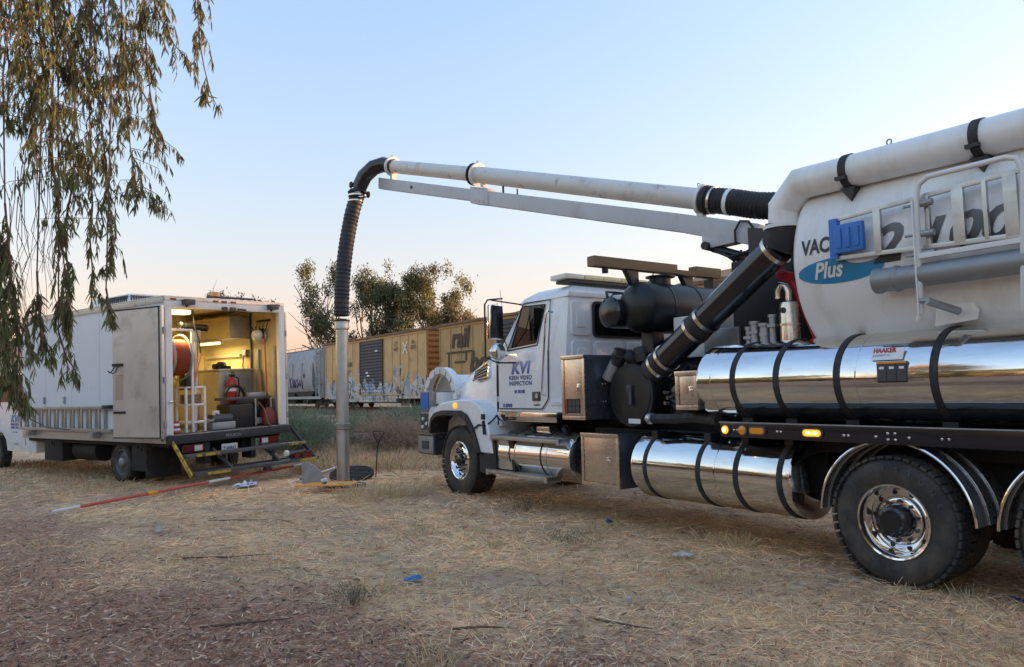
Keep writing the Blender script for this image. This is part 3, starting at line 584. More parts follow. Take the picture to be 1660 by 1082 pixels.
part(MB().loft([[(4.36,.22,2.86),(4.36,2.22,2.86),(5.52,2.22,2.86),(5.60,2.05,2.84),(5.60,.39,2.84),(5.52,.22,2.86)],[(4.36,.24,2.93),(4.36,2.20,2.93),(5.40,2.20,2.93),(5.50,2.0,2.92),(5.50,.44,2.92),(5.40,.24,2.93)],[(4.45,.36,3.02),(4.45,2.08,3.02),(5.20,2.08,3.02),(5.30,1.9,3.0),(5.30,.54,3.0),(5.20,.36,3.02)]]),'cab_roof','white',.015)
cg=part(MB().prism([(5.74,2.22),(5.02,2.26),(4.88,2.79),(5.40,2.81)],'sh',.205,.211),'door_window','glass')
part(MB().prism([(5.74,2.22),(5.02,2.26),(4.88,2.79),(5.40,2.81)],'sh',2.225,2.231),'far_door_window','glass')
part(MB().prism(rr(.65,1.79,2.32,2.81),'th',4.405,4.411),'rear_window','glass')
wr=rr(.645,1.795,2.315,2.815,.07); wi=rr(.675,1.765,2.345,2.785,.06)
mb=MB(); n=len(wr)
for k in range(n):
    j=(k+1)%n; mb.hexa([(4.366,*wr[k]),(4.366,*wr[j]),(4.366,*wi[j]),(4.366,*wi[k]),(4.384,*wr[k]),(4.384,*wr[j]),(4.384,*wi[j]),(4.384,*wi[k])])
part(mb,'rear_window_seal','rubber')
part(MB().hexa([(6.0,.36,2.20),(6.01,.36,2.20),(6.01,2.08,2.20),(6.0,2.08,2.20),(5.46,.38,2.84),(5.47,.38,2.84),(5.47,2.06,2.84),(5.46,2.06,2.84)]),'windshield','glass')
# stamped relief panels on the back wall
def stamp(t0,t1,h0,h1):
    p=part(MB().prism(rr(t0,t1,h0,h1,.06),'th',4.352,4.384),'stamped_panel','white',.014); part(MB().prism(rr(t0+.08,t1-.08,h0+.11,h1-.11,.03),'th',4.338,4.354),'stamped_panel_centre','white',.006,parent=p)
stamp(.27,.60,2.34,2.80); stamp(.27,.60,1.7,2.27); stamp(.66,1.18,1.7,2.26); stamp(1.26,1.78,1.7,2.26); stamp(1.84,2.17,2.34,2.80)
# door
dpl=[(5.97,1.37),(4.90,1.37),(4.76,1.6),(4.74,2.86),(5.37,2.87),(5.97,2.17)]
dt=lambda h: .148 if h<2.2 else .15+(h-2.2)*.085
mb=MB(); o=[(s,dt(h),h) for s,h in dpl]; wp=[(5.78,2.19),(5.0,2.22),(4.85,2.81),(5.39,2.835)]
dme=MB().prism([(5.97,1.37),(4.90,1.37),(4.76,1.5),(4.75,2.16),(5.97,2.16)],'sh',.146,.17)
door=part(dme,'cab_door','white',.008)
def seam(pts,name='door_seal',m='rubber',r=.008,par=None): return part(MB().tube(pts,r,6),name,m,parent=par or door)
seam([(5.985,.150,2.17),(5.985,.150,1.36),(4.89,.150,1.36),(4.745,.150,1.5),(4.74,.158,2.17),(4.735,.212,2.855),(5.37,.215,2.87),(5.985,.150,2.17)],r=.007)
seam([(5.76,.172,2.205),(5.01,.175,2.245),(4.865,.21,2.80),(5.40,.212,2.82),(5.76,.172,2.205)],r=.012)
seam([(6.03,.165,1.12),(6.03,.158,1.7),(6.03,.165,2.16),(6.01,.24,2.235),(6.01,.6,2.27)],'cowl_gap_seal','rubber',.013,VT)
for z in (1.5,2.05): part(MB().cyl((5.975,.140,z-.04),(5.975,.140,z+.04),.014,n=8),'door_hinge','white',parent=door)
part(MB().box(4.92,5.10,.128,.150,1.47,1.60),'door_handle','dgrey',.015,parent=door)
part(MB().cyl((4.98,.13,1.54),(4.98,.118,1.54),.035),'handle_ring','steel',parent=door)
def dtext(body,size,s,h,m,shear=0,bold=.004,sx=1,sp=1): return text('door_lettering',body,size,lambda u,v:(s-u,.143,h+v),M[m],door,shear,bold,sx=sx,space=sp)
dtext('KVI',.235,5.40,1.865,'kvi',shear=.2,bold=.010,sx=1.28,sp=1.02)
dtext('KERN VIDEO',.082,5.40,1.775,'decal_blue',bold=.003,sx=1.12,sp=1.1); dtext('INSPECTION',.082,5.40,1.695,'decal_blue',bold=.003,sx=1.14,sp=1.1)
dtext('661 343.1682',.062,5.42,1.585,'decal_blue',sx=.78); dtext('CA 0278183',.065,5.74,1.385,'decal_blue',sx=.75); dtext('ALLISON',.036,5.01,1.405,'decal_black',bold=.002)
seam([(4.60,.145,2.66),(4.62,.08,2.68),(4.66,.07,2.64),(4.78,.07,1.64),(4.80,.08,1.57),(4.86,.145,1.56)],'grab_handle','chrome',.016)
part(MB().box(4.42,4.70,.145,.17,1.42,1.425).box(4.42,4.70,.145,.17,1.45,1.455),'cab_vent','white')
part(MB().box(4.55,6.02,.13,.25,1.18,1.315),'sill_skirt','polish',.02)
# cab interior
part(MB().box(4.75,5.15,.45,.95,1.4,2.05).box(4.62,4.78,.45,.95,1.9,2.6).box(4.75,5.15,1.5,2.0,1.4,2.05).box(4.62,4.78,1.5,2.0,1.9,2.6).box(5.5,5.9,.3,2.1,1.5,2.15),'cab_seats_and_dash','dgrey',.04)
part(MB().tube([(5.42+.10*math.cos(a),.68+.22*math.sin(a),2.22+.20*math.cos(a)) for a in [2*math.pi*k/20 for k in range(21)]],.016,6),'steering_wheel','dgrey')
# hood, cowl, fender
def hring(s,tl,h0,h1,c):
    tr=2.44-tl; return [(s,tl,h0),(s,tl,h1-c),(s,tl+.25*c,h1-.45*c),(s,tl+c*.8,h1-.1*c),(s,1.22,h1+.03),(s,tr-c*.8,h1-.1*c),(s,tr-.25*c,h1-.45*c),(s,tr,h1-c),(s,tr,h0)]
part(MB().loft([hring(5.99,.20,1.1,2.24,.20),hring(6.3,.24,1.1,2.24,.22),hring(6.8,.31,1.1,2.16,.26),hring(7.3,.38,1.05,2.03,.28),hring(7.7,.44,1.0,1.88,.30),hring(7.95,.50,1.0,1.72,.30),hring(8.06,.58,1.0,1.50,.28)]),'hood','white',smooth=40)
hv=part(MB().hexa([(6.88,.285,1.80),(6.42,.245,1.85),(6.42,.28,1.85),(6.88,.32,1.80),(6.87,.335,1.93),(6.40,.275,2.08),(6.40,.31,2.08),(6.87,.37,1.93)]),'hood_side_vent','decal_black')
for k in range(5):
    f=k/4; z0=1.80+.13*f; z1=1.85+.23*f; part(MB().bar((6.90,.262+.055*f,z0),(6.39,.225+.035*f,z1),.03,.022),'vent_louvre','chrome',parent=hv)
part(MB().bar((6.90,.27,1.78),(6.90,.33,1.95),.03,.03),'vent_frame','chrome',parent=hv); part(MB().bar((6.40,.23,1.83),(6.40,.27,2.10),.03,.03),'vent_frame','chrome',parent=hv)
part(MB().cyl((7.62,.425,1.62),(7.62,.39,1.62),.05),'hood_emblem','clearlens')
arch=[(7.86,.95),(7.80,1.15),(7.66,1.24),(7.42,1.275),(6.86,1.275),(6.68,1.22),(6.52,1.06),(6.40,.86),(6.32,.70)]
fout=[(5.94,.70),(6.02,.95),(6.14,1.22),(6.30,1.40),(6.55,1.49),(6.9,1.50),(7.3,1.47),(7.62,1.42),(7.82,1.32),(7.93,1.15),(7.96,.95)]
fen=part(MB().prism(fout+arch,'sh',.0,.44),'front_fender','white',.045,seg=3)
part(MB().loft([[(6.05,.42,.95),(6.05,.75,.95),(6.05,.75,1.3),(6.05,.42,1.3)],[(6.4,.42,1.2),(6.4,.75,1.2),(6.4,.75,1.62),(6.4,.42,1.46)],[(7.3,.42,1.2),(7.3,.8,1.2),(7.3,.8,1.62),(7.3,.42,1.45)],[(7.85,.42,1.0),(7.85,.85,1.0),(7.85,.85,1.4),(7.85,.42,1.28)]]),'fender_inner','white',.03)
part(MB().prism([(7.97,.92),(7.97,1.38),(8.06,1.30),(8.10,1.05)],'sh',.06,.40),'headlight_housing','clearlens',.03)
mb=MB(); 
for k in range(len(arch)-1):
    a,b=arch[k],arch[k+1]; c=(7.08,.62)
    def off(p,dd): v=Vector((p[0]-c[0],p[1]-c[1])); v.normalize(); return (p[0]+v.x*dd,p[1]+v.y*dd)
    A,B=off(a,.055),off(b,.055); a2,b2=off(a,-.03),off(b,-.03)
    mb.hexa([(a2[0],-.045,a2[1]),(b2[0],-.045,b2[1]),(b2[0],.30,b2[1]),(a2[0],.30,a2[1]),(A[0],-.03,A[1]),(B[0],-.03,B[1]),(B[0],.30,B[1]),(A[0],.30,A[1])])
part(mb,'wheel_arch_flare','rubber',parent=fen)
part(MB().lathe((7.03,.0,1.405),(0,-1,.25),[(0,.05),(.015,.048),(.03,.03)],16),'side_marker','amber_on',parent=fen)
part(MB().box(5.96,6.36,.03,.05,.40,.72),'mud_flap','rubber',.01)
part(MB().cyl((6.34,.02,.74),(6.34,.005,.74),.018),'fender_bolt','chrome',parent=fen)
part(MB().bar((6.16,-.02,1.18),(6.12,-.025,.98),.035,.035).bar((6.165,-.02,1.20),(6.16,-.02,1.28),.05,.04),'hood_latch','rubber',parent=fen)
part(MB().tube([(5.99,.16,1.30),(6.06,.08,1.18),(6.14,-.0,1.10),(6.3,-.012,1.12),(6.42,-.025,1.06),(6.5,-.03,.98)],.014,6),'latch_strap','rubber',parent=fen)
# front bumper, control boxes, hose reel
part(MB().box(8.08,8.32,.25,2.3,.55,.85),'bumper','black',.02)
bx=part(MB().box(7.84,8.42,.05,.42,.57,.90),'bumper_tool_box','toolside',.008); part(MB().box(7.86,8.40,.03,.052,.59,.88),'box_face','galv',.004,parent=bx); part(MB().box(7.83,8.43,.02,.44,.90,.915),'box_lid','steel',parent=bx); part(MB().box(8.0,8.25,.018,.032,.66,.80),'embossed_panel','dgrey',.006,parent=bx)
cb=part(MB().box(8.18,8.62,.20,.50,.95,1.27),'lower_control_box','galv',.01); part(MB().box(8.30,8.60,.185,.202,.97,1.25),'control_panel','dgrey',parent=cb)
for s,z in ((8.50,1.16),(8.38,1.08),(8.52,1.02)): part(MB().cyl((s,.186,z),(s,.165,z),.03),'control_knob','decal_white',parent=cb)
c2=part(MB().box(8.16,8.62,.20,.52,1.31,1.64),'upper_control_box','galv',.01); part(MB().box(8.32,8.61,.185,.202,1.33,1.62),'blue_panel','blue',parent=c2); part(MB().box(7.9,8.15,.25,.5,1.42,1.62),'junction_box','white_flat',.01)
RC=(8.25,1.46); rl=part(MB().lathe((RC[0],.55,RC[1]),(0,1,0),[(0,.30),(.001,.52),(.05,.53),(.06,.47),(1.2,.47),(1.21,.53),(1.26,.52),(1.261,.3)],48),'hose_reel','white_flat')
part(MB().lathe((RC[0],.54,RC[1]),(0,-1,0),[(0,.46),(.02,.44),(.03,.2)],40),'reel_end_plate','galv',parent=rl)
mb=MB(); n=30
for k in range(n):
    a0,a1=R_(6+170*k/n),R_(6+170*(k+1)/n)
    P=lambda a,r,t:(RC[0]+math.cos(a)*r,t,RC[1]+math.sin(a)*r)
    mb.hexa([P(a0,.56,.38),P(a1,.56,.38),P(a1,.56,.52),P(a0,.56,.52),P(a0,.60,.38),P(a1,.60,.38),P(a1,.60,.52),P(a0,.60,.52)])
    if k%4!=3: mb.hexa([P(a0,.49,.37),P(a1,.49,.37),P(a1,.49,.385),P(a0,.49,.385),P(a0,.61,.37),P(a1,.61,.37),P(a1,.61,.385),P(a0,.61,.385)])
part(mb,'reel_guard','white_flat',parent=rl)
part(MB().lathe((RC[0],.6,RC[1]),(0,1,0),[(0,.60),(1.15,.60)],40,cap=False,a0=R_(0),a1=R_(200)),'reel_cover','white_flat',parent=rl)
part(MB().box(7.9,8.6,.55,1.85,.55,.95).box(8.1,8.4,.7,.8,.9,1.4).box(8.1,8.4,1.6,1.7,.9,1.4),'reel_stand','black',.01,parent=rl)
for k in range(4): part(MB().cyl((8.0+k*.07,.45,1.28),(8.0+k*.07,.45,1.50),.02),'reel_lever','black',parent=rl)
# mirrors
mr=part(MB().loft([[(5.50,-.28,2.35),(5.62,-.28,2.35),(5.62,-.06,2.35),(5.50,-.06,2.35)],[(5.50,-.28,2.85),(5.62,-.28,2.85),(5.62,-.06,2.85),(5.50,-.06,2.85)]]),'side_mirror','chrome',.03)
part(MB().box(5.492,5.50,-.265,-.075,2.37,2.83),'mirror_glass','blackgloss',.003,parent=mr)
part(MB().lathe((5.50,-.16,2.17),(-1,0,0),[(-.12,.03),(-.10,.09),(0,.13),(.01,.125)],20),'convex_mirror','chrome',parent=mr)
part(MB().lathe((5.489,-.16,2.17),(-1,0,0),[(0,.118),(.02,.09),(.028,.03)],20),'convex_mirror_glass','polish',parent=mr)
part(MB().tube([(5.58,-.02,2.95),(5.60,-.26,2.92),(5.60,-.31,2.85),(5.60,-.31,2.1),(5.58,-.12,2.02),(5.50,.16,2.02)],.013,6).tube([(5.60,-.2,2.92),(5.45,.22,2.86)],.011,6).tube([(5.60,-.12,2.02),(5.75,.16,2.15)],.009,6).tube([(5.60,-.10,2.88),(5.64,-.02,2.5),(5.72,.16,2.22)],.008,6),'mirror_bracket','black',parent=mr)
# roof lamps
lb=part(MB().box(4.42,4.72,.30,2.1,3.06,3.10),'light_bar','dgrey',.01)
for k in range(6): part(MB().box(4.40,4.74,.22+k*.335,.545+k*.335,3.105,3.175),'light_bar_lens','yel_lens' if k else 'clearlens',.015,parent=lb)
part(MB().lathe((5.28,.55,3.0),(.2,0,1),[(0,.05),(.05,.05),(.06,.03)],12),'cab_marker','amber'); part(MB().box(5.30,5.42,.40,.52,2.93,3.0),'cab_marker','dgrey',.01)
part(MB().tube([(5.75,.10,2.75),(5.76,.06,3.1)],.004,4),'antenna','black')
# ---- machinery behind the cab
rv=part(MB().lathe((3.45,.64,2.63),(0,1,0),[(-.20,.05),(-.185,.14),(-.14,.23),(-.07,.295),(0,.32),(1.75,.32),(1.82,.295),(1.89,.23),(1.95,.05)],40),'silencer_drum','black')
for t in (.95,1.45): part(MB().lathe((3.45,t,2.63),(0,1,0),[(0,.322),(.0,.328),(.02,.328),(.02,.322)],36,cap=False),'drum_seam','black',parent=rv)
part(MB().cyl((3.45,1.02,2.93),(3.45,1.02,3.03),.13).cyl((3.45,1.02,3.03),(3.45,1.02,3.045),.19),'drum_flange','black',parent=rv)
part(MB().lathe((3.70,.36,2.58),(0,1,0),[(-.06,.08),(-.03,.17),(0,.20),(.5,.20),(.52,.15)],28),'air_filter','blackgloss')
part(MB().tube([(3.72,.35,2.77),(3.85,.45,2.86),(3.95,.65,2.88),(3.8,.95,2.84)],.018,6).tube([(3.72,.40,2.77),(3.80,.52,2.83),(3.82,.7,2.85)],.012,6),'air_line','rubber')
part(MB().box(3.35,3.55,.75,.95,1.6,2.35).box(3.3,3.6,1.7,1.9,1.6,2.35).bar((3.3,.6,2.0),(3.3,1.3,2.38),.06,.06),'drum_support','black',.008)
part(MB().box(2.42,3.06,.82,1.25,1.97,2.47),'white_cabinet','white_flat',.02); part(MB().box(2.0,2.5,.72,.80,1.93,2.27),'tread_plate_box','galv',.004)
mb=MB()
for i in range(14):
    for j in range(10): mb.bar((2.03+i*.034,.714,1.95+j*.032),(2.045+i*.034,.714,1.962+j*.032),.004,.006)
part(mb,'tread_plate_relief','galv')
part(MB().box(2.2,3.9,.75,1.9,1.1,1.75).box(2.4,3.2,.9,1.9,1.7,2.0),'engine_block','dark',.02)
part(MB().box(1.15,2.1,.75,1.8,1.3,3.0),'boom_pedestal','dark',.03)
# blower inlet drum with lever
bd=part(MB().lathe((3.30,.30,1.535),(0,1,0),[(0,.30),(.0,.375),(.035,.385),(.04,.36),(.45,.36)],44),'inlet_drum','black',smooth=30)
part(MB().lathe((3.30,.30,1.535),(0,-1,0),[(0,.34),(.012,.33),(.02,.05)],40),'drum_door','black',parent=bd)
part(MB().bar((3.27,.27,1.62),(3.25,.25,1.42),.025,.04).box(3.24,3.32,.25,.30,1.58,1.66),'door_lever','dgrey',.004,parent=bd); part(MB().box(3.12,3.32,.274,.281,1.20,1.255),'door_label','decal_white',parent=bd)
part(MB().tube([(3.60,.36,1.92),(3.52,.37,2.03),(3.44,.42,2.02),(3.36,.55,1.9)],.085,16),'intake_elbow','rubber'); part(MB().cyl((3.74,.34,1.74),(3.60,.36,1.94),.082,n=20),'intake_sleeve','galv')
part(MB().lathe((3.54,.36,1.98),(-.35,0,.9),[(0,.10),(.05,.108),(.06,.095),(.12,.095),(.13,.06)],20),'intake_cap','black'); part(MB().lathe((3.22,.45,1.93),(.2,0,.9),[(0,.10),(.09,.108),(.1,.09),(.18,.09),(.19,.05)],20),'relief_valve','black'); part(MB().lathe((3.02,.5,1.92),(.1,0,.9),[(0,.09),(.09,.095),(.1,.08),(.16,.08),(.17,.05)],18),'relief_valve','black')
# pump fittings between drum and tanks
part(MB().cyl((2.62,.42,1.50),(2.62,.60,1.50),.16,n=24).box(2.45,2.85,.5,.8,1.3,1.75),'pump_body','blackgloss',.01)
for s,z in ((2.78,1.56),(2.78,1.44),(2.74,1.50)): part(MB().cyl((s,.40,z),(s,.34,z),.022),'pump_fitting','chrome')
part(MB().tube([(2.80,.15,1.27),(2.5,.22,1.27),(2.25,.22,1.29),(1.9,.2,1.27)],.055,10),'discharge_hose','rubber'); part(MB().lathe((2.84,.14,1.27),(-1,0,0),[(0,.04),(0,.062),(.05,.064),(.06,.05)],16),'hose_coupling','alu')
for k in range(5): part(MB().tube([(2.7-.1*k,.5+.03*k,1.75+.02*k),(2.5-.1*k,.45,1.88-.03*k),(2.3,.55,1.7+.05*k)],.014,6),'hydraulic_hose','rubber')
# exhaust style canister and valves on top of tank
mu=part(MB().lathe((1.20,.50,2.03),(0,0,1),[(0,.095),(.36,.095),(.40,.085),(.42,.05)],24),'steel_canister','steel'); part(MB().tube([(1.20,.5,2.42),(1.20,.5,2.54),(1.225,.5,2.60),(1.28,.5,2.62),(1.32,.5,2.56),(1.32,.5,2.48)],.035,12),'canister_pipe','steel',parent=mu)
part(MB().lathe((1.20,.5,2.20),(0,0,1),[(0,.097),(0,.108),(.02,.108),(.02,.097)],24,cap=False),'canister_band','steel',parent=mu); part(MB().cyl((1.20,.41,2.35),(1.20,.398,2.35),.03),'canister_port','decal_black',parent=mu)
for s,r,z in ((1.62,.045,2.25),(1.50,.05,2.22),(1.40,.035,2.3),(1.70,.03,2.2)): part(MB().cyl((s,.5,1.98),(s,.5,z),r,n=12).cyl((s,.5,z),(s,.5,z+.03),r*1.3,n=12).box(s-.06,s+.03,.45,.5,z-.1,z-.07),'relief_valve','galv')
part(MB().bar((1.38,.62,2.75),(1.20,.58,2.68),.10,.10).bar((1.22,.6,2.66),(.98,.62,2.05),.07,.05),'red_brace','red',.01)
# ---- debris tank
DT,DH,DR=1.15,2.75,1.0
dtk=part(MB().lathe((.86,DT,DH),(-1,0,0),[(-.30,.05),(-.28,.3),(-.22,.6),(-.12,.85),(-.04,.97),(0,DR),(.02,DR+.006),(.04,DR),(4.2,DR),(4.22,DR+.01),(4.26,DR),(4.4,.7),(4.45,.1)],96),'debris_tank','tank_white',smooth=30)
part(MB().box(-3.4,.7,.7,1.6,1.2,1.85),'tank_subframe','dark')
def onT(h,pr=.004):
    return DT-math.sqrt((DR+pr)**2-(h-DH)**2)
def ttext(body,size,s,h,m,name='tank_lettering',shear=0,bold=.004,sx=1,ax='LEFT',pr=.005,sp=1): return text(name,body,size,lambda u,v:(s-u,onT(h+v,pr),h+v),M[m],dtk,shear,bold,ax,.05,sp,sx)
P=[]
mb=MB(); n=40
ell=[(.43+.41*math.cos(2*math.pi*k/n),2.62+.115*math.sin(2*math.pi*k/n)) for k in range(n)]
c=len(mb.v)
def onv(s,h,pr): return (s,onT(h,pr),h)
rings_=[[onv(.43+(s-.43)*f,2.62+(h-2.62)*f,.004) for s,h in ell] for f in (1,.66,.33,.02)]
part(MB().loft(rings_,cap=False),'teal_oval_emblem','decal_teal',smooth=0,parent=dtk)
sw=[(.20+.16*math.cos(2*math.pi*k/24),2.70+.05*math.sin(2*math.pi*k/24)) for k in range(24)]
part(MB().loft([[onv(.20+(s-.20)*f,2.70+(h-2.70)*f,.006) for s,h in sw] for f in (1,.5,.02)],cap=False),'oval_swoosh','tank_white',smooth=0,parent=dtk)
ttext('Plus',.20,.68,2.565,'clearlens',shear=.3,bold=.005,sx=.85,pr=.009)
ttext('VACTOR',.19,.79,2.80,'decal_black',bold=.006,sx=.74)
for sx_ in (-.95,-2.2): part(MB().lathe((sx_,DT,DH),(1,0,0),[(-.02,DR-.01),(-.012,DR+.006),(.012,DR+.006),(.02,DR-.01)],96,cap=False),'tank_seam_ring','tank_white',parent=dtk)
ttext('2',.43,.11,2.63,'boomnum',shear=.28,bold=.014,sx=1.05); ttext('100',.36,-.24,2.66,'boomnum',shear=.28,bold=.012,sx=1.3)
# ladder rack loop: white tube frame
lf=part(MB().tube([(-.28,.06,2.10),(-.31,.04,2.16),(-.335,.03,3.08),(-.36,.03,3.17),(-.43,.03,3.215),(-.98,.03,3.215),(-1.05,.03,3.19),(-1.085,.03,3.10),(-1.03,.03,2.16),(-1.02,.06,2.10)],.022,10),'ladder_rack_frame','white_flat')
part(MB().bar((-.33,.03,2.60),(-1.06,.03,2.60),.04,.04).bar((-.31,.02,2.14),(-.31,.02,3.05),.045,.012),'rack_crossbar','white_flat',.004,parent=lf)
part(MB().prism([(-.28,2.06),(-.60,2.09),(-.62,2.16),(-.55,2.28),(-.40,2.26),(-.30,2.2)],'sh',.30,.315),'rack_bracket','tank_white',.004,parent=lf)
part(MB().cyl((-.38,.0,2.24),(-.50,.24,2.16),.03).cyl((-.40,.02,2.245),(-.30,.02,2.25),.02),'rack_pivot','galv',parent=lf)
for z in (3.02,2.78,2.62): part(MB().cyl((-.30,.05,z),(-.44,.06,z),.028).cyl((-.22,.05,z),(-.30,.05,z),.012),'rack_clamp','galv',parent=lf)
# white suction pipe above the tank
wp_=[(-3.4,.30,3.40),(.62,.30,3.50),(.80,.30,3.50),(.98,.32,3.44),(1.10,.34,3.31),(1.125,.35,3.16)]
wp=part(MB().tube([(-3.4,.30,3.42),(.72,.30,3.515)],.145,32),'suction_pipe','tank_white')
def mitre(pts,r,n=32):
    P_=[V3(p) for p in pts]; rings=[]
    for i,p in enumerate(P_):
        a=(P_[i]-P_[i-1]).normalized() if i else (P_[1]-P_[0]).normalized(); b=(P_[i+1]-P_[i]).normalized() if i<len(P_)-1 else a
        t=(a+b).normalized(); k=1/max(t.dot(a),.3); side=Vector((0,1,0)); side=(side-t*side.dot(t)).normalized(); up=t.cross(side)
        rings.append([p+side*math.cos(2*math.pi*j/n)*r+up*math.sin(2*math.pi*j/n)*r*k for j in range(n)])
    return MB().loft([[tuple(q) for q in rg] for rg in rings])
part(mitre([(.70,.30,3.515),(.86,.30,3.52),(1.08,.33,3.34),(1.10,.34,3.14)],.147),'pipe_elbow','tank_white',smooth=20,parent=wp)
for s in (.36,-.72,-1.9):
    z=3.42+(s+3.4)*.023; part(MB().lathe((s,.30,z),(1,0,.023),[(-.035,.146),(-.035,.156),(.035,.156),(.035,.146)],36,cap=False),'pipe_band','rubber',parent=wp)
    part(MB().prism([(s-.06,z-.15),(s+.08,z-.15),(s-.02,z-.28)],'sh',.25,.34),'pipe_bracket','black',parent=wp); part(MB().box(s-.05,s+.05,.12,.16,z-.1,z-.07),'band_clasp','black',parent=wp)
part(MB().tube([(.0+.022*math.cos(a),.30,3.668+.025*math.sin(a)) for a in [2*math.pi*k/10 for k in range(11)]],.008,5),'lifting_eye','galv',parent=wp)
# black suction tube down to the blower
c0=(1.10,.34,3.16)
tb_=part(MB().tube([(1.10,.34,3.17),(1.13,.34,3.02),(1.17,.34,2.96)],.175,32),'tube_boot','rubber')
p1=Vector((1.16,.34,2.97)); p2=Vector((2.98,.42,1.84)); dv=(p2-p1)
vt=part(MB().tube([p1,p2],.155,32),'suction_tube','blackgloss')
for f,m_ in ((.03,'steel'),(.55,'steel'),(.64,'steel'),(.90,'steel'),(.97,'steel')):
    q=p1+dv*f; part(MB().lathe(q,dv,[(-.022,.157),(-.022,.172),(.022,.172),(.022,.157)],32,cap=False),'tube_clamp',m_,parent=vt)
q=p1+dv*.55; q2=p1+dv*.64; part(MB().tube([q,q2],.163,32),'tube_sleeve','rubber',parent=vt)
part(MB().tube([p1+dv*.90,p1+dv*1.03],.163,32),'tube_sleeve','rubber',parent=vt)
part(MB().lathe((1.105,.34,3.15),(0,0,1),[(-.02,.15),(-.02,.19),(.015,.19),(.015,.15)],32,cap=False),'pipe_collar','white_flat',parent=wp)
# boom rest beam
part(MB().prism([(3.52,3.12),(3.66,3.12),(3.66,3.245),(3.52,3.245)],'sh',-.02,1.42).box(3.52,3.66,1.42,1.78,3.115,3.18).prism([(3.52,3.12),(3.66,3.12),(3.66,3.255),(3.52,3.255)],'sh',1.78,2.28),'boom_rest_timber','wood',.006)
for t in (.68,1.68): part(MB().prism([(t-.16,3.12),(t+.06,3.12),(t+.06,2.86),(t,2.86)],'th',3.55,3.63),'timber_bracket','black',.004)
part(MB().cyl((3.58,.20,3.05),(3.58,.20,3.12),.04),'rest_bolt','black'); part(MB().box(3.5,3.66,2.08,2.2,2.92,3.1),'rest_bracket','black')
part(MB().tube([(3.53,.85,2.92),(3.515,.98,3.11),(3.515,1.3,3.12),(3.515,1.75,3.10),(3.515,2.1,3.09)],.008,5),'cable','rubber')
# ---------------------------------------------------------------- boom, hose and standing suction tube
_a=R_(34); _F=Vector((-math.sin(_a),math.cos(_a),0)); _R=Vector((math.cos(_a),math.sin(_a),0)); _O=Vector((3.0056,6.0173,VT.location.z))
def w2t(P): d=V3(P)-_O; return (d.dot(_F),d.dot(_R),d.z)
def bpt(d,h,lat=0): return w2t((2.88-.7164*d+.6977*lat,8.35+.6977*d+.7164*lat,h))
def bhexa(d0,a0,a1,d1,b0,b1,w,w1=None):
    w1=w if w1 is None else w1
    return [bpt(d0,a0,-w),bpt(d1,b0,-w1),bpt(d1,b0,w1),bpt(d0,a0,w),bpt(d0,a1,-w),bpt(d1,b1,-w1),bpt(d1,b1,w1),bpt(d0,a1,w)]
bo=part(MB().hexa(bhexa(1.05,3.545,3.775,4.72,4.61,4.84,.085)).hexa(bhexa(.0,3.20,3.46,1.052,3.545,3.775,.085)).hexa(bhexa(.30,3.29,3.36,.72,3.27,3.45,.084)),'boom','boom_grey',.008); bo['label']='grey box section boom beam reaching left from the tank front'
part(MB().hexa(bhexa(4.55,4.60,4.79,7.33,5.40,5.61,.065)),'boom_extension','boom_grey',.006,parent=bo)
part(MB().hexa(bhexa(4.40,4.52,4.79,4.80,4.63,4.90,.098)),'boom_sleeve','boom_grey',.006,parent=bo)
for i in range(3):
    for j in (0,1): part(MB().sphere(bpt(4.5+i*.09,4.60+i*.025+j*.20,-.10),.012,6),'sleeve_bolt','galv',parent=bo)
part(MB().cyl(bpt(6.35,5.22,-.067),bpt(6.35,5.22,-.075),.03,n=12),'pin_hole','decal_black',parent=bo)
part(MB().cyl(bpt(.66,3.30,-.14),bpt(.66,3.30,.14),.05,n=14),'pivot_pin','black',parent=bo)
part(MB().cyl(bpt(.62,3.28),bpt(.05,3.05),.05,n=12).cyl(bpt(.25,3.12),bpt(-.2,2.95),.075,n=12),'lift_cylinder','black',parent=bo)
part(MB().hexa(bhexa(-.5,2.6,3.3,.1,2.7,3.42,.16)),'boom_knuckle','black',.02,parent=bo)
for k in range(6):
    o=.03*k-.08; part(MB().tube([bpt(.55-.05*k,3.22,o),bpt(.35,3.12-.02*k,o*1.6),bpt(.1,3.16+.03*k,o),bpt(-.2,3.05-.03*k,o*2)],.016,6),'hydraulic_hose','rubber',parent=bo)
part(MB().tube([bpt(.28,3.25,-.1),bpt(.27,3.42,-.12),bpt(.20,3.52,-.12),bpt(.10,3.50,-.12),bpt(.02,3.36,-.12),bpt(-.05,3.2,-.1)],.014,6),'hydraulic_hose','rubber',parent=bo)
bdir=V3(bpt(7.0,5.755))-V3(bpt(.76,3.905))
bp_=part(MB().tube([bpt(.76,3.905),bpt(4.76,5.105)],.132,28),'boom_pipe','boom_white'); bp_['label']='weathered white suction pipe along the top of the boom'
part(MB().tube([bpt(4.70,5.09),bpt(7.0,5.755)],.118,28),'boom_pipe_extension','boom_white',parent=bp_)
def flange(d,h,r,name='pipe_flange',m='white_flat',w=.02,ri=.11): return part(MB().lathe(bpt(d,h),bdir,[(-w,ri),(-w,r),(w,r),(w,ri)],32,cap=False),name,m,parent=bp_)
flange(4.72,5.095,.185,w=.018); flange(4.80,5.118,.182,'pipe_gasket','rubber',w=.012); flange(.74,3.90,.185); flange(6.98,5.75,.175,w=.02)
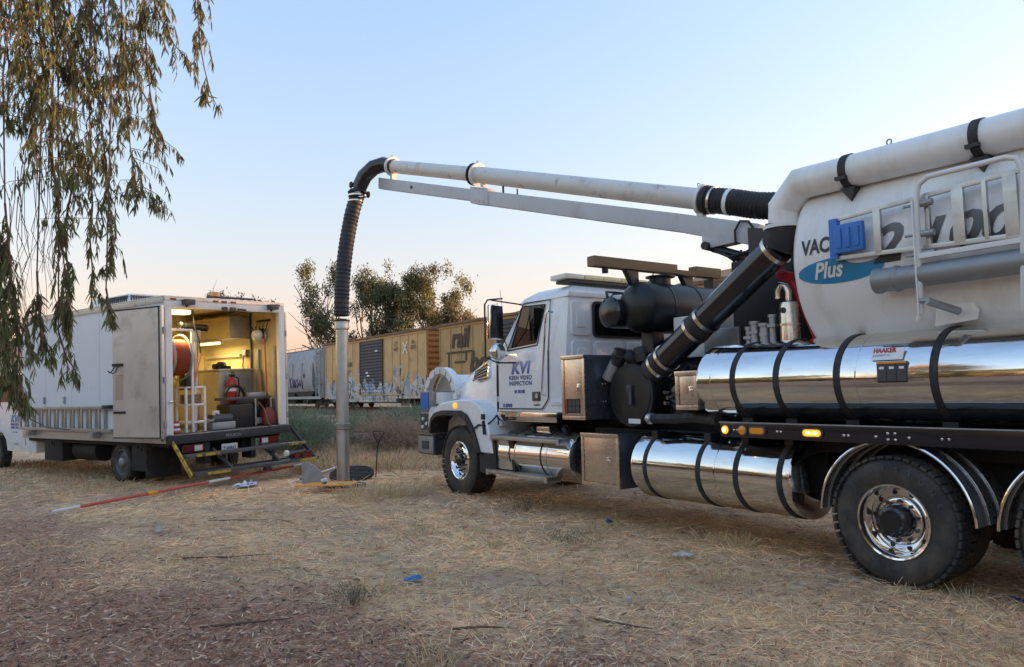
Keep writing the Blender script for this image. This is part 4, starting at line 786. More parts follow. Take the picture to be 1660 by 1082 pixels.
for hx_ in (bhexa(6.93,5.42,5.62,6.99,5.44,5.64,.05),bhexa(4.55,4.85,4.98,4.62,4.87,5.0,.04),bhexa(.72,3.66,3.78,.80,3.68,3.80,.05)): part(MB().hexa(hx_),'pipe_support','boom_white',parent=bp_)
part(MB().cyl(bpt(4.15,4.66),bpt(4.15,4.80),.018),'stop_bolt','black',parent=bp_); part(MB().cyl(bpt(3.85,4.57),bpt(3.85,4.68),.012),'stop_bolt','black',parent=bp_)
for d,h in ((.78,4.09),(4.72,5.30),(7.0,5.94)): part(MB().tube([tuple(V3(bpt(d,h))+bdir.normalized()*.02*math.cos(a)+Vector((0,0,.02*math.sin(a)))) for a in [2*math.pi*k/8 for k in range(9)]],.006,5),'lifting_eye','galv',parent=bp_)
def corrug(pts,r,pitch,amp,n=20):
    P=[V3(p) for p in pts]; # resample catmull
    out=[]; 
    for i in range(len(P)-1):
        p0=P[max(i-1,0)];p1=P[i];p2=P[i+1];p3=P[min(i+2,len(P)-1)]; L_=(p2-p1).length; k=max(int(L_/pitch*4),2)
        for j in range(k):
            t=j/k; out.append(.5*((2*p1)+(p2-p0)*t+(2*p0-5*p1+4*p2-p3)*t*t+(3*p1-p0-3*p2+p3)*t**3))
    out.append(P[-1]); rr_=[r+amp*(1,0,-1,0)[i%4] for i in range(len(out))]
    return MB().tube(out,rr_,n)
# rubber hose from pipe back to the tank pipe
hb=part(corrug([bpt(.74,3.90),bpt(.35,3.79),bpt(.0,3.68),bpt(-.45,3.60)],.150,.045,.008,26),'boom_hose','hose')
part(MB().lathe(bpt(.70,3.888),-bdir,[(0,.13),(0,.175),(.06,.175),(.06,.16),(.13,.16),(.13,.13)],32,cap=False),'hose_cuff','rubber',parent=hb); part(MB().lathe(bpt(.60,3.86),-bdir,[(0,.15),(0,.168),(.03,.168),(.03,.15)],32,cap=False),'hose_clamp','steel',parent=hb)
part(MB().lathe(bpt(.40,3.805),-bdir,[(0,.15),(0,.1615),(.05,.1615),(.05,.15)],32,cap=False),'hose_label','decal_white',parent=hb)
# elbow and drop hose (points measured from the hose's run)
def ray_pt(px,py,Y):
    v=r_*((px-830)/1200)+u_*(-(py-541)/1200)+d_; k=Y/v.y; return (v.x*k,v.y*k,EYE+v.z*k)
tip=bpt(6.98,5.75)
el=[w2t(ray_pt(*q)) for q in ((622,267,13.30),(606,272,13.36),(591,286,13.42),(581,307,13.46))]
eb=part(MB().tube([bpt(6.96,5.745)]+el,[.135,.140,.142,.142,.138],28),'boom_elbow','blackgloss')
part(MB().lathe(w2t(ray_pt(580,310,13.46)),(0,0,1),[(-.05,.13),(-.05,.175),(-.02,.185),(.0,.16),(.02,.15)],28,cap=False),'hose_cuff','rubber',parent=eb); part(MB().lathe(w2t(ray_pt(579,318,13.46)),(0,0,1),[(-.015,.13),(-.015,.168),(.015,.168),(.015,.13)],28,cap=False),'hose_clamp','steel',parent=eb)
for q in ((569,300,13.40),(597,316,13.36)): part(MB().sphere(w2t(ray_pt(*q)),.065,10,(1,.5,1)).bar(w2t(ray_pt(*q)),w2t(ray_pt(581,307,13.46)),.04,.03),'float_valve','black',parent=eb)
dh=part(corrug([w2t(ray_pt(*q)) for q in ((578.5,320,13.46),(570,350,13.46),(561,400,13.42),(555.5,450,13.38),(554,485,13.36),(553.5,512,13.345))],.135,.075,.006,24),'drop_hose','hose'); dh['label']='black corrugated hose dropping from the boom tip'
part(MB().tube([w2t(ray_pt(553.6,492,13.35)),w2t(ray_pt(553.4,512,13.345))],.128,24),'hose_end','rubber',parent=dh); part(MB().lathe(w2t(ray_pt(576,328,13.46)),(0,0,1),[(0,.13),(0,.146),(.025,.146),(.025,.13)],24,cap=False),'hose_clamp','steel',parent=dh)
G0=(-3.05,13.34)
gzb=float(gz(*G0))
sb=empty('suction_tube',(G0[0],G0[1],gzb),0,None,'tall dull aluminium suction tube standing upright over the open manhole','tube')
MB().tube([(0,0,-.25),(-.03,.0,2.92)],.112,32).build('tube_lower',M['alu'],sb)
for z in (1.05,): 
    MB().lathe((-.01,0,z),(0,0,1),[(-.05,.113),(-.045,.125),(.0,.125),(.01,.132),(.05,.132),(.06,.113)],32,cap=False).build('joint_ring',M['galv'],sb); MB().lathe((-.01,0,z-.06),(0,0,1),[(0,.113),(0,.128),(.012,.128),(.012,.113)],32,cap=False).build('joint_gasket',M['red'],sb)
MB().lathe((-.03,0,2.78),(0,0,1),[(0,.113),(.01,.135),(.06,.140),(.10,.128),(.14,.135),(.18,.13),(.20,.10)],32,cap=False).build('tube_flange',M['alu'],sb)
MB().lathe((-.03,0,2.93),(0,0,1),[(0,.11),(0,.145),(.03,.145),(.03,.11)],32,cap=False).build('tube_clamp',M['black'],sb)
# ---- ladder and spare tube carried on the tank side: things of their own
RZ=R_(90+34)
def on_truck(name,label,cat): return empty(name,VT.location,RZ,None,label,cat)
ld=on_truck('aluminium_ladder','aluminium ladder hung on the white tank side of the vacuum truck','ladder')
A=[(.42,.10,3.06),(-.2,.10,3.08),(-2.2,.10,3.15)]; B=[(.40,.10,2.71),(-2.2,.10,2.60)]
MB().bar((.42,.10,3.05),(-2.2,.10,3.17),.03,.038).build('ladder_rail',M['alu'],ld,.004); MB().bar((.42,.10,2.71),(-2.2,.10,2.60),.03,.038).build('ladder_rail',M['alu'],ld,.004)
for s,w_ in ((.03,.06),(-.38,.035),(-.61,.085),(-.80,.03),(-.97,.09),(-1.3,.04),(-1.6,.09),(-2.0,.04)):
    MB().bar((s,.10,2.71-(.42-s)*.042),(s,.10,3.05+(.42-s)*.046),.035,w_,up=(1,0,0)).build('ladder_rung',M['alu'],ld,.003)
MB().box(.38,.46,.07,.13,2.70,3.06).build('ladder_foot',M['blue'],ld,.01)
pl=MB().box(.13,.40,.035,.085,2.74,2.99).build('blue_tray',M['blue'],None,.02,label='blue plastic tray wedged between the ladder rungs',cat='tray'); pl.location=VT.location; pl.rotation_euler=(0,0,RZ)
for k in range(3): MB().box(.16+k*.08,.20+k*.08,.022,.04,2.78,2.95).build('tray_rib',M['blue'],pl,.006)
stb=on_truck('spare_suction_tube','grey aluminium spare tube racked below the ladder on the tank','tube')
MB().tube([(.02,.09,2.46),(-2.4,.09,2.46)],.092,28).build('tube_body',M['tube_dull'],stb); MB().lathe((.06,.09,2.46),(-1,0,0),[(0,.09),(0,.108),(.03,.110),(.06,.098),(.16,.098),(.17,.108),(.20,.10),(.21,.09)],28).build('tube_collar',M['tube_dull'],stb)
# decals on upper tank
dc=part(MB().hexa([(.10,.006,1.80),(-.16,.006,1.80),(-.16,.012,1.80),(.10,.012,1.80),(.10,.042,1.895),(-.16,.042,1.895),(-.16,.049,1.895),(.10,.049,1.895)]),'dealer_label','decal_white',parent=ut)
text('label_lettering','HAAKER',.052,lambda u,v:(.09-u,.0275+v*.38,1.862+v),M['decal_red'],dc,bold=.003,ax='LEFT',sx=.95)
text('label_lettering','EQUIPMENT CO',.02,lambda u,v:(.09-u,.016+v*.38,1.832+v),M['decal_blue'],dc,ax='LEFT')
wl=part(MB().box(-.20,.045,-.014,.006,1.615,1.785),'warning_plate','decal_black',parent=ut)
for k in range(3): 
    part(MB().box(-.195+k*.082,-.120+k*.082,-.016,-.014,1.63,1.765),'plate_panel','dgrey',parent=ut); part(MB().box(-.18+k*.082,-.14+k*.082,-.018,-.016,1.725,1.745),'plate_symbol','decal_white',parent=ut)
part(MB().box(-.20,.045,-.017,-.014,1.768,1.783),'plate_heading','amber',parent=ut)
# ---------------------------------------------------------------- inspection box truck
VX,VY=-7.741,14.52; VRZ=R_(90+54.5); VRX=R_(-1.9); VZ=float(gz(VX,VY))
def on_van(name,label,cat,group=None): return empty(name,(VX,VY,VZ),VRZ,None,label,cat,group,rx=VRX)
BV=on_van('box_truck','white box truck with open rear doors and lit workshop interior','truck')
def vp(mb,name,m,bev=0,parent=None,**k): return mb.build(name,M[m],parent or BV,bev,**k)
M['van_side']=mat('van_white_frp_panel',(.74,.79,.83),.38,0,.04,1.2,dirt=(.52,.50,.46),dscale=1.4,dlo=.60,dhi=.95)
M['van_trim']=mat('van_aluminium_trim',(.58,.57,.55),.42,.7,.08,3,dirt=(.36,.32,.28),dscale=3)
M['door_panel']=mat('dull_stainless_door_lining',(.68,.61,.53),.42,.35,.10,1.6,dirt=(.36,.31,.25),dscale=2.2,dlo=.5,dhi=.85,rvar=.08,bump=.25,bscale=2.5)
M['ply']=mat('interior_yellowed_lining',(.54,.44,.24),.5,0,.12,2.5,dirt=(.32,.24,.13),dscale=3)
M['cab_metal']=mat('grey_cabinet_metal',(.38,.37,.35),.4,.4,.1,3,dirt=(.24,.21,.17),dscale=3)
M['tube_light']=mat('fluorescent_tube_lit',(1,.84,.42),.4,emit=.26)
M['bumper']=mat('van_black_bumper',(.035,.038,.042),.55,.2,.2,5,dirt=(.10,.09,.075),dscale=3)
M['step']=mat('step_grey_steel',(.13,.135,.14),.5,.6,.2,5,dirt=(.18,.15,.12),dscale=4)
M['dullred']=mat('dull_dark_red',(.17,.030,.025),.6,0,.2,6)
M['hazard']=mat('yellow_grip_tape',(.55,.36,.03),.6,0,.25,20,dirt=(.05,.045,.03),dscale=14,dlo=.5,dhi=.6)
M['orange_cable']=mat('orange_red_cable',(.36,.065,.022),.45,0,.25,12)
ZB,ZT,W,SR,SF=.80,3.48,2.60,-1.83,4.15
vp(MB().box(SR+.05,SF,0,.05,.95,3.36),'side_wall','van_side'); vp(MB().box(SR+.05,SF,W-.05,W,.95,3.36),'far_side_wall','van_side')
for k in range(1,5): vp(MB().box(SR+k*1.2,SR+k*1.2+.012,-.002,.003,.96,3.35),'panel_seam','van_trim')
vp(MB().box(SR+.0,SF,-.012,.03,ZB,.95),'lower_side_rail','van_trim',.004); vp(MB().box(SR,SF,W-.03,W+.012,ZB,.95),'far_side_rail','van_trim')
vp(MB().box(SR+.02,SF+.01,-.015,.06,3.36,3.47),'upper_side_rail','van_trim',.01); vp(MB().box(SR,SF+.01,W-.06,W+.015,3.36,3.47),'far_upper_rail','van_trim')
vp(MB().box(SR-.01,SF+.02,-.02,W+.02,3.465,3.49),'roof_sheet','van_trim',.004); vp(MB().box(SR+.1,1.2,.05,W-.05,3.40,3.44),'ceiling_lining','ply')
vp(MB().box(SF-.05,SF,.05,W-.05,.95,3.46),'front_bulkhead','van_side'); vp(MB().box(1.0,1.05,.05,W-.05,.95,3.40),'inner_bulkhead','ply')
vp(MB().box(SR+.08,1.0,.05,.065,.95,3.40),'side_lining','ply'); vp(MB().box(SR+.08,1.0,W-.068,W-.05,.95,3.40),'far_side_lining','ply')
fl=vp(MB().box(SR+.02,SF,.0,W,.84,.945),'cargo_floor','van_trim'); vp(MB().box(SR+.02,1.0,.07,W-.07,.946,.955),'floor_mat','dgrey',parent=fl)
vp(MB().box(SR-.03,SR+.08,.0,.13,.95,3.28),'rear_post','white_flat',.006); vp(MB().box(SR-.03,SR+.08,W-.13,W,.95,3.28),'rear_post','white_flat',.006)
hd=vp(MB().box(SR-.03,SR+.08,.0,W,3.275,3.40),'rear_header','white_flat',.006); vp(MB().box(SR-.028,SR+.08,.0,W,3.402,3.465),'rear_header_rail','van_trim',.004)
for t in (.16,1.02,1.20,1.40,2.44): vp(MB().box(SR-.045,SR-.028,t-.055,t+.055,3.415,3.45),'clearance_lamp','redlens',.006,parent=hd)
for t in (.42,2.28): vp(MB().box(SR-.16,SR-.03,t-.10,t+.10,3.33,3.43).cyl((SR-.05,t,3.33),(SR-.02,t,3.30),.02),'work_lamp','dgrey',.012,parent=hd); 
vp(MB().cyl((SR-.03,1.18,3.30),(SR-.12,1.18,3.29),.04).box(SR-.09,SR-.03,1.32,1.42,3.26,3.33).cyl((SR-.06,1.48,3.30),(SR-.06,1.66,3.29),.02),'rear_camera','dgrey',.005,parent=hd)
vp(MB().lathe((SR+.5,1.35,3.49),(0,0,1),[(0,.09),(.17,.09),(.19,.08)],16),'beacon','amber'); vp(MB().cyl((SR+.15,.95,3.54),(SR+.15,1.95,3.54),.022).box(SR+.13,SR+.17,1.0,1.04,3.48,3.54).box(SR+.13,SR+.17,1.86,1.9,3.48,3.54),'roof_bar','dgrey')
mb=MB()
for k in range(46):
    s=SR+.10+k*.13
    for z in (.975,3.335,3.44): mb.sphere((s,-.001 if z<3.4 else -.017,z),.010,6)
o=vp(mb,'rivet_rows','van_trim'); o['kind']='stuff'
# air conditioner on the roof
ac=vp(MB().loft([[(1.9,.35,3.49),(.1,.35,3.49),(.1,1.3,3.49),(1.9,1.3,3.49)],[(1.85,.38,3.62),(.12,.38,3.64),(.12,1.27,3.64),(1.85,1.27,3.62)],[(1.6,.42,3.74),(.15,.42,3.74),(.15,1.23,3.74),(1.6,1.23,3.74)]]),'roof_air_conditioner','white_flat',.03)
for k in range(14): vp(MB().box(1.25-k*.08,1.28-k*.08,.355,.40,3.53,3.70),'grille_slat','dgrey',parent=ac)
for k in range(16): vp(MB().box(.108,.13,.40+k*.05,.43+k*.05,3.53,3.70),'grille_slat','dgrey',parent=ac)
# open left door standing along the side
hx,hy=SR-.02,-.02; ex,ey=-.55,-.26
def dpt(f,o,z): dx,dy=ex-hx,ey-hy; L_=math.hypot(dx,dy); nx,ny=-dy/L_,dx/L_; return (hx+dx*f+(-nx if 0 else 0)+ (dy/L_)*o, hy+dy*f-(dx/L_)*o, z)
def dbox(f0,f1,o0,o1,z0,z1): return [dpt(f0,o0,z0),dpt(f1,o0,z0),dpt(f1,o1,z0),dpt(f0,o1,z0),dpt(f0,o0,z1),dpt(f1,o0,z1),dpt(f1,o1,z1),dpt(f0,o1,z1)]
dr=vp(MB().hexa(dbox(.03,1,.0,.045,.90,3.30)),'open_door','door_panel',.004); dr['label']='open rear door with dull stainless lining folded back along the side'
vp(MB().hexa(dbox(.0,.045,-.01,.05,.89,3.31)),'door_edge','van_trim',.004,parent=dr); vp(MB().hexa(dbox(.03,1,.046,.052,3.275,3.30)).hexa(dbox(.03,1,.046,.052,.90,.92)).hexa(dbox(.045,.06,.046,.06,.90,3.30)),'door_gasket','rubber',parent=dr)
vp(MB().hexa(dbox(.78,.99,.05,.07,2.24,2.29)).tube([dpt(.93,.07,2.25),dpt(.93,.12,2.16),dpt(.94,.16,2.12),dpt(.95,.19,2.16)],.012,6).tube([dpt(.86,.07,2.25),dpt(.86,.12,2.14),dpt(.88,.16,2.10),dpt(.90,.19,2.14)],.012,6),'coat_hooks','black',parent=dr)
vp(MB().hexa(dbox(.74,.98,.05,.065,1.36,1.40)),'door_strap','black',parent=dr)
M['reflect_dots']=mat('dotted_red_reflective_film',(.45,.22,.14),.5,0,.5,60)
mb=MB()
for i in range(7):
    for j in range(14): mb.hexa(dbox(.79+i*.024,.80+i*.024,.046,.049,1.62+j*.034,1.637+j*.034))
vp(mb,'perforated_patch','reflect_dots',parent=dr)
for z in (1.15,1.95,2.85): vp(MB().cyl((SR-.04,-.03,z-.06),(SR-.04,-.03,z+.06),.018).box(SR-.05,SR+.04,-.02,.0,z-.05,z+.05),'door_hinge','galv',parent=dr); vp(MB().cyl((SR-.03,W+.03,z-.06),(SR-.03,W+.03,z+.06),.018).box(SR-.04,SR+.04,W,W+.02,z-.05,z+.05),'far_door_hinge','galv')
vp(MB().box(SR+.02,-.62,W+.05,W+.09,.90,3.30),'far_open_door','door_panel',.004)
vp(MB().sphere((SR-.06,.07,1.55),.035,10).cyl((SR-.06,.07,1.55),(SR-.02,.07,1.55),.02),'post_latch','chrome')
# bumper, tail lamps, plate, folding steps
bm_=vp(MB().box(SR-.12,SR+.0,.0,W+.03,.78,.935),'rear_bumper','bumper',.01)
text('bumper_lettering','MAXON',.09,lambda u,v:(SR-.123,1.30+u,.82+v),M['galv'],bm_)
vp(MB().box(SR-.05,SR,.30,.72,.60,.74),'tail_lamp','redlens',.01); vp(MB().box(SR-.056,SR-.04,.52,.68,.62,.72),'reverse_lamp','clearlens',.004); vp(MB().box(SR-.05,SR,1.95,2.38,.60,.74),'tail_lamp','redlens',.01); vp(MB().box(SR-.056,SR-.04,1.98,2.12,.62,.72),'reverse_lamp','clearlens',.004)
pt=vp(MB().box(SR-.06,SR-.05,1.07,1.42,.54,.69),'licence_plate','clearlens',.004); text('plate_number','71408A2',.105,lambda u,v:(SR-.063,1.245+u,.565+v),M['decal_blue'],pt,bold=.003,sx=.72)
vp(MB().box(SR-.02,SR+.3,.75,.85,.35,.8).box(SR-.02,SR+.3,1.75,1.85,.35,.8).box(SR-.03,SR+.1,.3,2.4,.50,.57),'bumper_bracket','bumper')
st=vp(MB().box(-2.32,-2.12,.12,2.76,.545,.60),'upper_step','step',.006); s2=vp(MB().box(-2.62,-2.38,.10,2.80,.235,.295),'lower_step','step',.006)
for a,b in ((.30,.75),(2.3,2.72)): vp(MB().box(-2.325,-2.319,a,b,.55,.595),'grip_tape','hazard',parent=st); vp(MB().box(-2.625,-2.619,a+.02,b+.02,.24,.29),'grip_tape','hazard',parent=s2)
lg=vp(MB().bar((-1.86,.07,.88),(-2.52,.07,.24),.04,.06),'step_arm','hazard'); vp(MB().bar((-1.86,2.70,.88),(-2.58,2.72,.28),.04,.06),'step_arm','bumper')
for t in (.9,1.95): vp(MB().bar((-1.85,t,.62),(-2.45,t+.02,.28),.05,.05).bar((-2.2,t+.06,.58),(-2.2,t+.06,.30),.04,.04),'step_strut','step')
vp(MB().box(-2.2,-2.12,.4,2.5,.26,.30).box(-2.66,-2.56,1.5,1.62,.17,.235).box(-2.40,-2.30,1.75,2.0,.52,.545),'step_crossbar','bumper')
# chassis, wheels, cab
vp(MB().box(-1.7,6.9,.85,.95,.5,.78).box(-1.7,6.4,1.65,1.75,.5,.78).box(-1.75,4.1,.1,2.5,.72,.80),'chassis_frame','dark')
wheel(BV,'wheel',.02,.12,.395,.22,.24,'van',h=.385,n=40,lug=.01); wheel(BV,'wheel',.02,2.25,.395,.22,.24,'van',h=.3); wheel(BV,'wheel',6.0,.12,.395,.22,.24,'van',h=.385,n=40,lug=.01); wheel(BV,'wheel',6.0,2.25,.395,.22,.24,'van',h=.3)
vp(MB().lathe((.02,.36,.385),(0,1,0),tyre_prof(.395,.22,.24),40,cap=False),'inner_dual_tyre','tyre'); vp(MB().cyl((.02,.3,.385),(.02,2.2,.385),.09),'rear_axle','dark')
vp(MB().box(-1.05,-1.03,.05,.75,.12,.78),'mud_flap','rubber',.005); vp(MB().box(-1.0,-.4,.12,.6,.25,.75),'tool_locker','dark')
vp(MB().box(2.4,3.25,.08,.5,.32,.78),'side_locker','dark',.01); vp(MB().cyl((1.2,.4,.55),(2.2,.4,.55),.22),'fuel_tank','dark')
for s in (2.6,-.95): vp(MB().tube([(s+.06*math.cos(a),-.02,.72+.07*math.sin(a)) for a in [2*math.pi*k/12 for k in range(13)]],.018,6),'tie_ring','rubber')
vp(MB().box(SR+.06,SR+.13,-.02,-.012,.84,.90),'side_marker','redlens'); vp(MB().box(2.05,2.12,-.03,.0,1.55,1.70),'side_latch','galv',.008)
vp(MB().box(3.0,3.06,-.03,.0,1.55,1.70),'side_latch','galv',.008)
cbp=[(3.85,.44),(3.85,.78),(4.22,.78),(4.22,2.2),(4.35,2.32),(5.3,2.3),(6.1,1.62),(7.4,1.45),(7.55,1.2),(7.55,.5),(6.55,.5),(6.5,.72),(6.3,.86),(6.0,.90),(5.7,.86),(5.5,.70),(5.42,.44)]
vc=vp(MB().prism(cbp,'sh',.15,2.45),'cab_body','white',.04); vp(MB().prism([(4.45,1.60),(5.85,1.60),(5.25,2.22),(4.45,2.24)],'sh',.142,.149),'cab_window','blackgloss'); vp(MB().box(4.38,4.388,.142,.152,.6,2.2),'door_seam','dgrey')
def vtext(b,z,s,h,m,**k): return text('door_lettering',b,z,lambda u,v:(s-u,.143,h+v),M[m],BV,**k)
vtext('KVI',.23,4.98,1.13,'kvi2',shear=.2,bold=.01,sx=1.2); vtext('KERN VIDEO',.075,4.98,1.05,'decal_blue',bold=.003); vtext('INSPECTION',.075,4.98,.975,'decal_blue',bold=.003); vtext('661 343.1682',.06,4.98,.875,'decal_blue'); vtext('CA 0278183',.06,4.90,.60,'decal_black')
# fixed interior fittings
cbn=vp(MB().box(-.85,.75,1.72,W-.07,.956,2.11),'base_cabinet','cab_metal',.008); vp(MB().box(-.88,.77,1.69,W-.07,2.112,2.15),'worktop','van_trim',.006,parent=cbn); vp(MB().box(-.84,.74,1.712,1.719,.97,2.09),'cabinet_side','ply',parent=cbn)
mb=MB()
for i in range(8):
    for j in range(11): mb.box(-.66+i*.05,-.645+i*.05,1.706,1.711,1.70+j*.035,1.715+j*.035)
vp(mb,'perforated_panel','cab_metal',parent=cbn)
uc=vp(MB().box(-.80,.85,2.02,W-.07,2.80,3.27),'upper_cabinet','cab_metal',.006); vp(MB().box(-.79,.84,2.012,2.019,2.81,3.26),'cabinet_face','ply',parent=uc)
vp(MB().box(-.7,.8,2.000,2.012,3.16,3.18),'cabinet_rail','ply',parent=uc)
vp(MB().box(-.78,.55,.08,.55,3.10,3.36),'overhead_duct','ply',.01)
l1=vp(MB().box(-1.50,-1.22,.08,.76,3.28,3.40),'ceiling_lamp','van_trim'); vp(MB().box(-1.47,-1.25,.10,.74,3.20,3.278),'lamp_diffuser','tube_light',.02,parent=l1)
l2=vp(MB().box(-.45,.35,1.98,2.06,2.745,2.79),'under_cabinet_lamp','van_trim'); vp(MB().cyl((-.42,2.02,2.715),(.32,2.02,2.715),.028,n=12),'lamp_tube','tube_light',parent=l2)
def lamp_glow(name,s,t,h,e,sx,sy,par):   # the light given off by a fluorescent fitting
    al=bpy.data.lights.new(name,'AREA'); al.shape='RECTANGLE'; al.size=sx; al.size_y=sy; al.energy=e; al.color=(1,.74,.30); o=bpy.data.objects.new(name,al); COL.objects.link(o); o.location=(s,-t,h); o.parent=par
lamp_glow('ceiling_lamp_light',-1.36,.42,3.19,5.5,.2,.6,l1); lamp_glow('cabinet_lamp_light',-.05,2.0,2.67,3.0,.7,.06,l2)
vp(MB().box(-.5,.75,2.44,2.50,2.42,2.47),'conduit','van_trim'); vp(MB().box(-.72,-.60,2.44,2.53,2.40,2.56),'outlet_box','galv',.006); vp(MB().tube([(-.66,2.44,2.44),(-.68,2.40,2.2),(-.72,2.42,2.0),(-.86,2.3,1.7)],.012,6),'power_lead','rubber'); vp(MB().box(-.84,-.80,2.50,2.525,.96,3.35),'cable_trunk','dgrey')
vp(MB().box(-1.5,-1.05,2.49,2.53,3.13,3.17),'hook_rail','black')
for k in range(4): vp(MB().tube([(-1.1-k*.12,2.49,3.13),(-1.1-k*.12,2.44,2.98),(-1.1-k*.12,2.38,2.95),(-1.1-k*.12,2.35,3.02)],.010,6),'wall_hook','black')
# ---- loose things in the back: each its own
e=on_van('safety_helmet','white safety helmet hanging from the hook rail in the box truck','helmet'); MB().lathe((-1.28,2.34,2.84),(-.4,-.75,.1),[(-.11,.15),(-.10,.13),(0,.125),(.06,.10),(.10,.05),(.115,.01)],20).build('helmet_shell',M['clearlens'],e); MB().box(-1.40,-1.16,2.40,2.44,2.76,2.98).build('helmet_suspension',M['black'],e,.03)
e=on_van('long_handled_shovel','long handled shovel with red shaft leaning on the right wall','shovel'); MB().tube([(-1.42,2.42,2.85),(-1.50,2.40,1.6)],.014,8).build('shaft',M['red'],e); MB().prism([(-1.62,.97),(-1.38,.97),(-1.38,1.35),(-1.46,1.6),(-1.54,1.6),(-1.62,1.35)],'sh',2.36,2.40).build('blade',M['dullred'],e,.01)
e=on_van('timber_board','narrow bare timber board leaning against the right wall','board'); MB().bar((-1.15,2.47,2.12),(-1.35,2.36,.98),.02,.12,up=(1,0,0)).build('board',M['wood'],e)
e=on_van('wall_rack_strip','grey perforated rack strip upright on the right wall','rack'); MB().box(-1.10,-1.0,2.49,2.525,1.4,2.55).build('strip',M['galv'],e); MB().box(-1.68,-1.60,2.49,2.525,1.0,2.6).build('strip',M['galv'],e)
e=on_van('fire_extinguisher','red fire extinguisher standing against the grey cabinet','extinguisher'); MB().lathe((-.98,1.92,1.42),(0,0,1),[(0,.085),(.02,.095),(.42,.095),(.50,.06),(.54,.03),(.56,.03)],20).build('cylinder',M['red'],e); MB().box(-1.08,-.92,1.90,1.94,1.98,2.03).box(-1.06,-.98,1.90,1.94,2.05,2.08).build('valve_handle',M['black'],e,.005); MB().tube([(-.96,1.95,2.0),(-1.0,2.06,1.95),(-1.02,2.08,1.7),(-1.02,2.05,1.55)],.014,6).build('hose',M['rubber'],e); MB().lathe((-.98,1.92,1.68),(0,0,1),[(0,.0965),(.06,.0965)],20,cap=False).build('label_band',M['decal_white'],e); MB().box(-1.08,-.86,1.80,2.04,1.37,1.415).build('shelf_bracket',M['galv'],e)
e=on_van('portable_generator','portable generator with black side panel and steel frame on the truck floor','generator'); MB().box(-1.6,-1.15,1.45,2.0,.965,1.42).build('housing',M['black'],e,.02); MB().box(-1.62,-1.12,1.42,2.42,1.50,1.56).build('fuel_tank',M['dgrey'],e,.02); MB().box(-1.55,-1.2,1.95,2.35,1.56,1.64).build('control_top',M['galv'],e,.01)
for s,t in ((-1.62,2.03),(-1.62,2.40),(-1.15,2.40)): MB().cyl((s,t,.97),(s,t,1.52),.02,n=8).build('frame_post',M['alu'],e)
MB().box(-1.6,-1.2,2.05,2.38,1.0,1.12).build('base_tray',M['galv'],e,.01); MB().cyl((-1.42,2.2,1.18),(-1.2,2.2,1.32),.13).build('motor',M['dgrey'],e); MB().tube([(-1.4,1.7+.22*math.cos(a),1.56+.24*math.sin(a)) for a in [math.pi*k/10 for k in range(11)]],.03,8).build('carry_hoop',M['black'],e)
e=on_van('red_fuel_can','dark red fuel can on the floor by the right rear post','can'); MB().loft([[(-1.74,2.18,.965),(-1.5,2.18,.965),(-1.5,2.44,.965),(-1.74,2.44,.965)],[(-1.74,2.18,1.22),(-1.5,2.18,1.22),(-1.5,2.44,1.22),(-1.74,2.44,1.22)],[(-1.68,2.26,1.32),(-1.56,2.26,1.32),(-1.56,2.38,1.32),(-1.68,2.38,1.32)]]).build('can_body',M['dullred'],e,.03); MB().cyl((-1.6,2.3,1.31),(-1.6,2.3,1.38),.03).build('cap',M['black'],e); MB().tube([(-1.68,2.05,1.45),(-1.74,2.15,1.3),(-1.8,2.2,1.0),(-1.93,2.28,.85)],.012,6).build('tether_cord',M['wood'],e)
e=on_van('cable_reel','large reel wound with orange cable just inside the left rear post','reel'); cx_,cz_=-1.42,2.37; MB().lathe((cx_,.22,cz_),(.25,1,0),[(0,.33),(.32,.33)],40).build('wound_cable',M['orange_cable'],e)
for k in range(12): MB().lathe((cx_,.22+k*.027,cz_),(.25,1,0),[(-.012,.33),(0,.345),(.012,.33)],36,cap=False).build('cable_turn',M['orange_cable'],e)
for o in (-.03,.35): MB().tube([(cx_+o*.25+.43*math.cos(a),.22+o,cz_+.43*math.sin(a)) for a in [2*math.pi*k/32 for k in range(33)]],.022,8).build('reel_rim',M['galv'],e)
for k in range(6): a=math.pi*k/3; MB().bar((cx_+.09,.575,cz_),(cx_+.09+.42*math.cos(a),.575,cz_+.42*math.sin(a)),.02,.03,up=(0,1,0)).build('reel_spoke',M['galv'],e)
MB().box(-1.70,-1.66,.16,.20,.96,2.9).box(-1.70,-1.66,.60,.64,.96,2.9).box(-1.70,-1.66,.20,.60,2.86,2.90).build('reel_frame',M['white_flat'],e,.004); MB().prism([(-1.5,1.75),(-1.25,1.75),(-1.25,2.0),(-1.38,2.12),(-1.5,2.0)],'sh',.60,.72).build('winch_box',M['black'],e,.01)
e=on_van('camera_mast','silver mast topped by a black camera head behind the cable reel','mast'); MB().cyl((-1.2,.98,.96),(-1.2,.98,2.85),.05,n=16).build('mast_pole',M['alu'],e); MB().cyl((-1.25,.72,2.98),(-1.2,1.22,2.96),.075,n=16).lathe((-1.25,.70,2.98),(.05,-.5,0),[(0,.06),(.03,.09),(.08,.09)],16).build('camera_head',M['black'],e); MB().box(-1.27,-1.18,.90,1.06,2.70,2.92).build('head_bracket',M['galv'],e,.01); MB().tube([(-1.3,.88,3.30),(-1.32,.9,3.0),(-1.28,1.02,2.7),(-1.26,1.06,2.4)],.014,6).build('signal_cable',M['rubber'],e); MB().tube([(-1.28,1.05,2.45),(-1.3,.95,2.1),(-1.32,.85,1.85)],.016,6).build('red_line',M['orange_cable'],e)
e=on_van('white_frame_stand','white open steel frame stand near the left rear corner','stand')
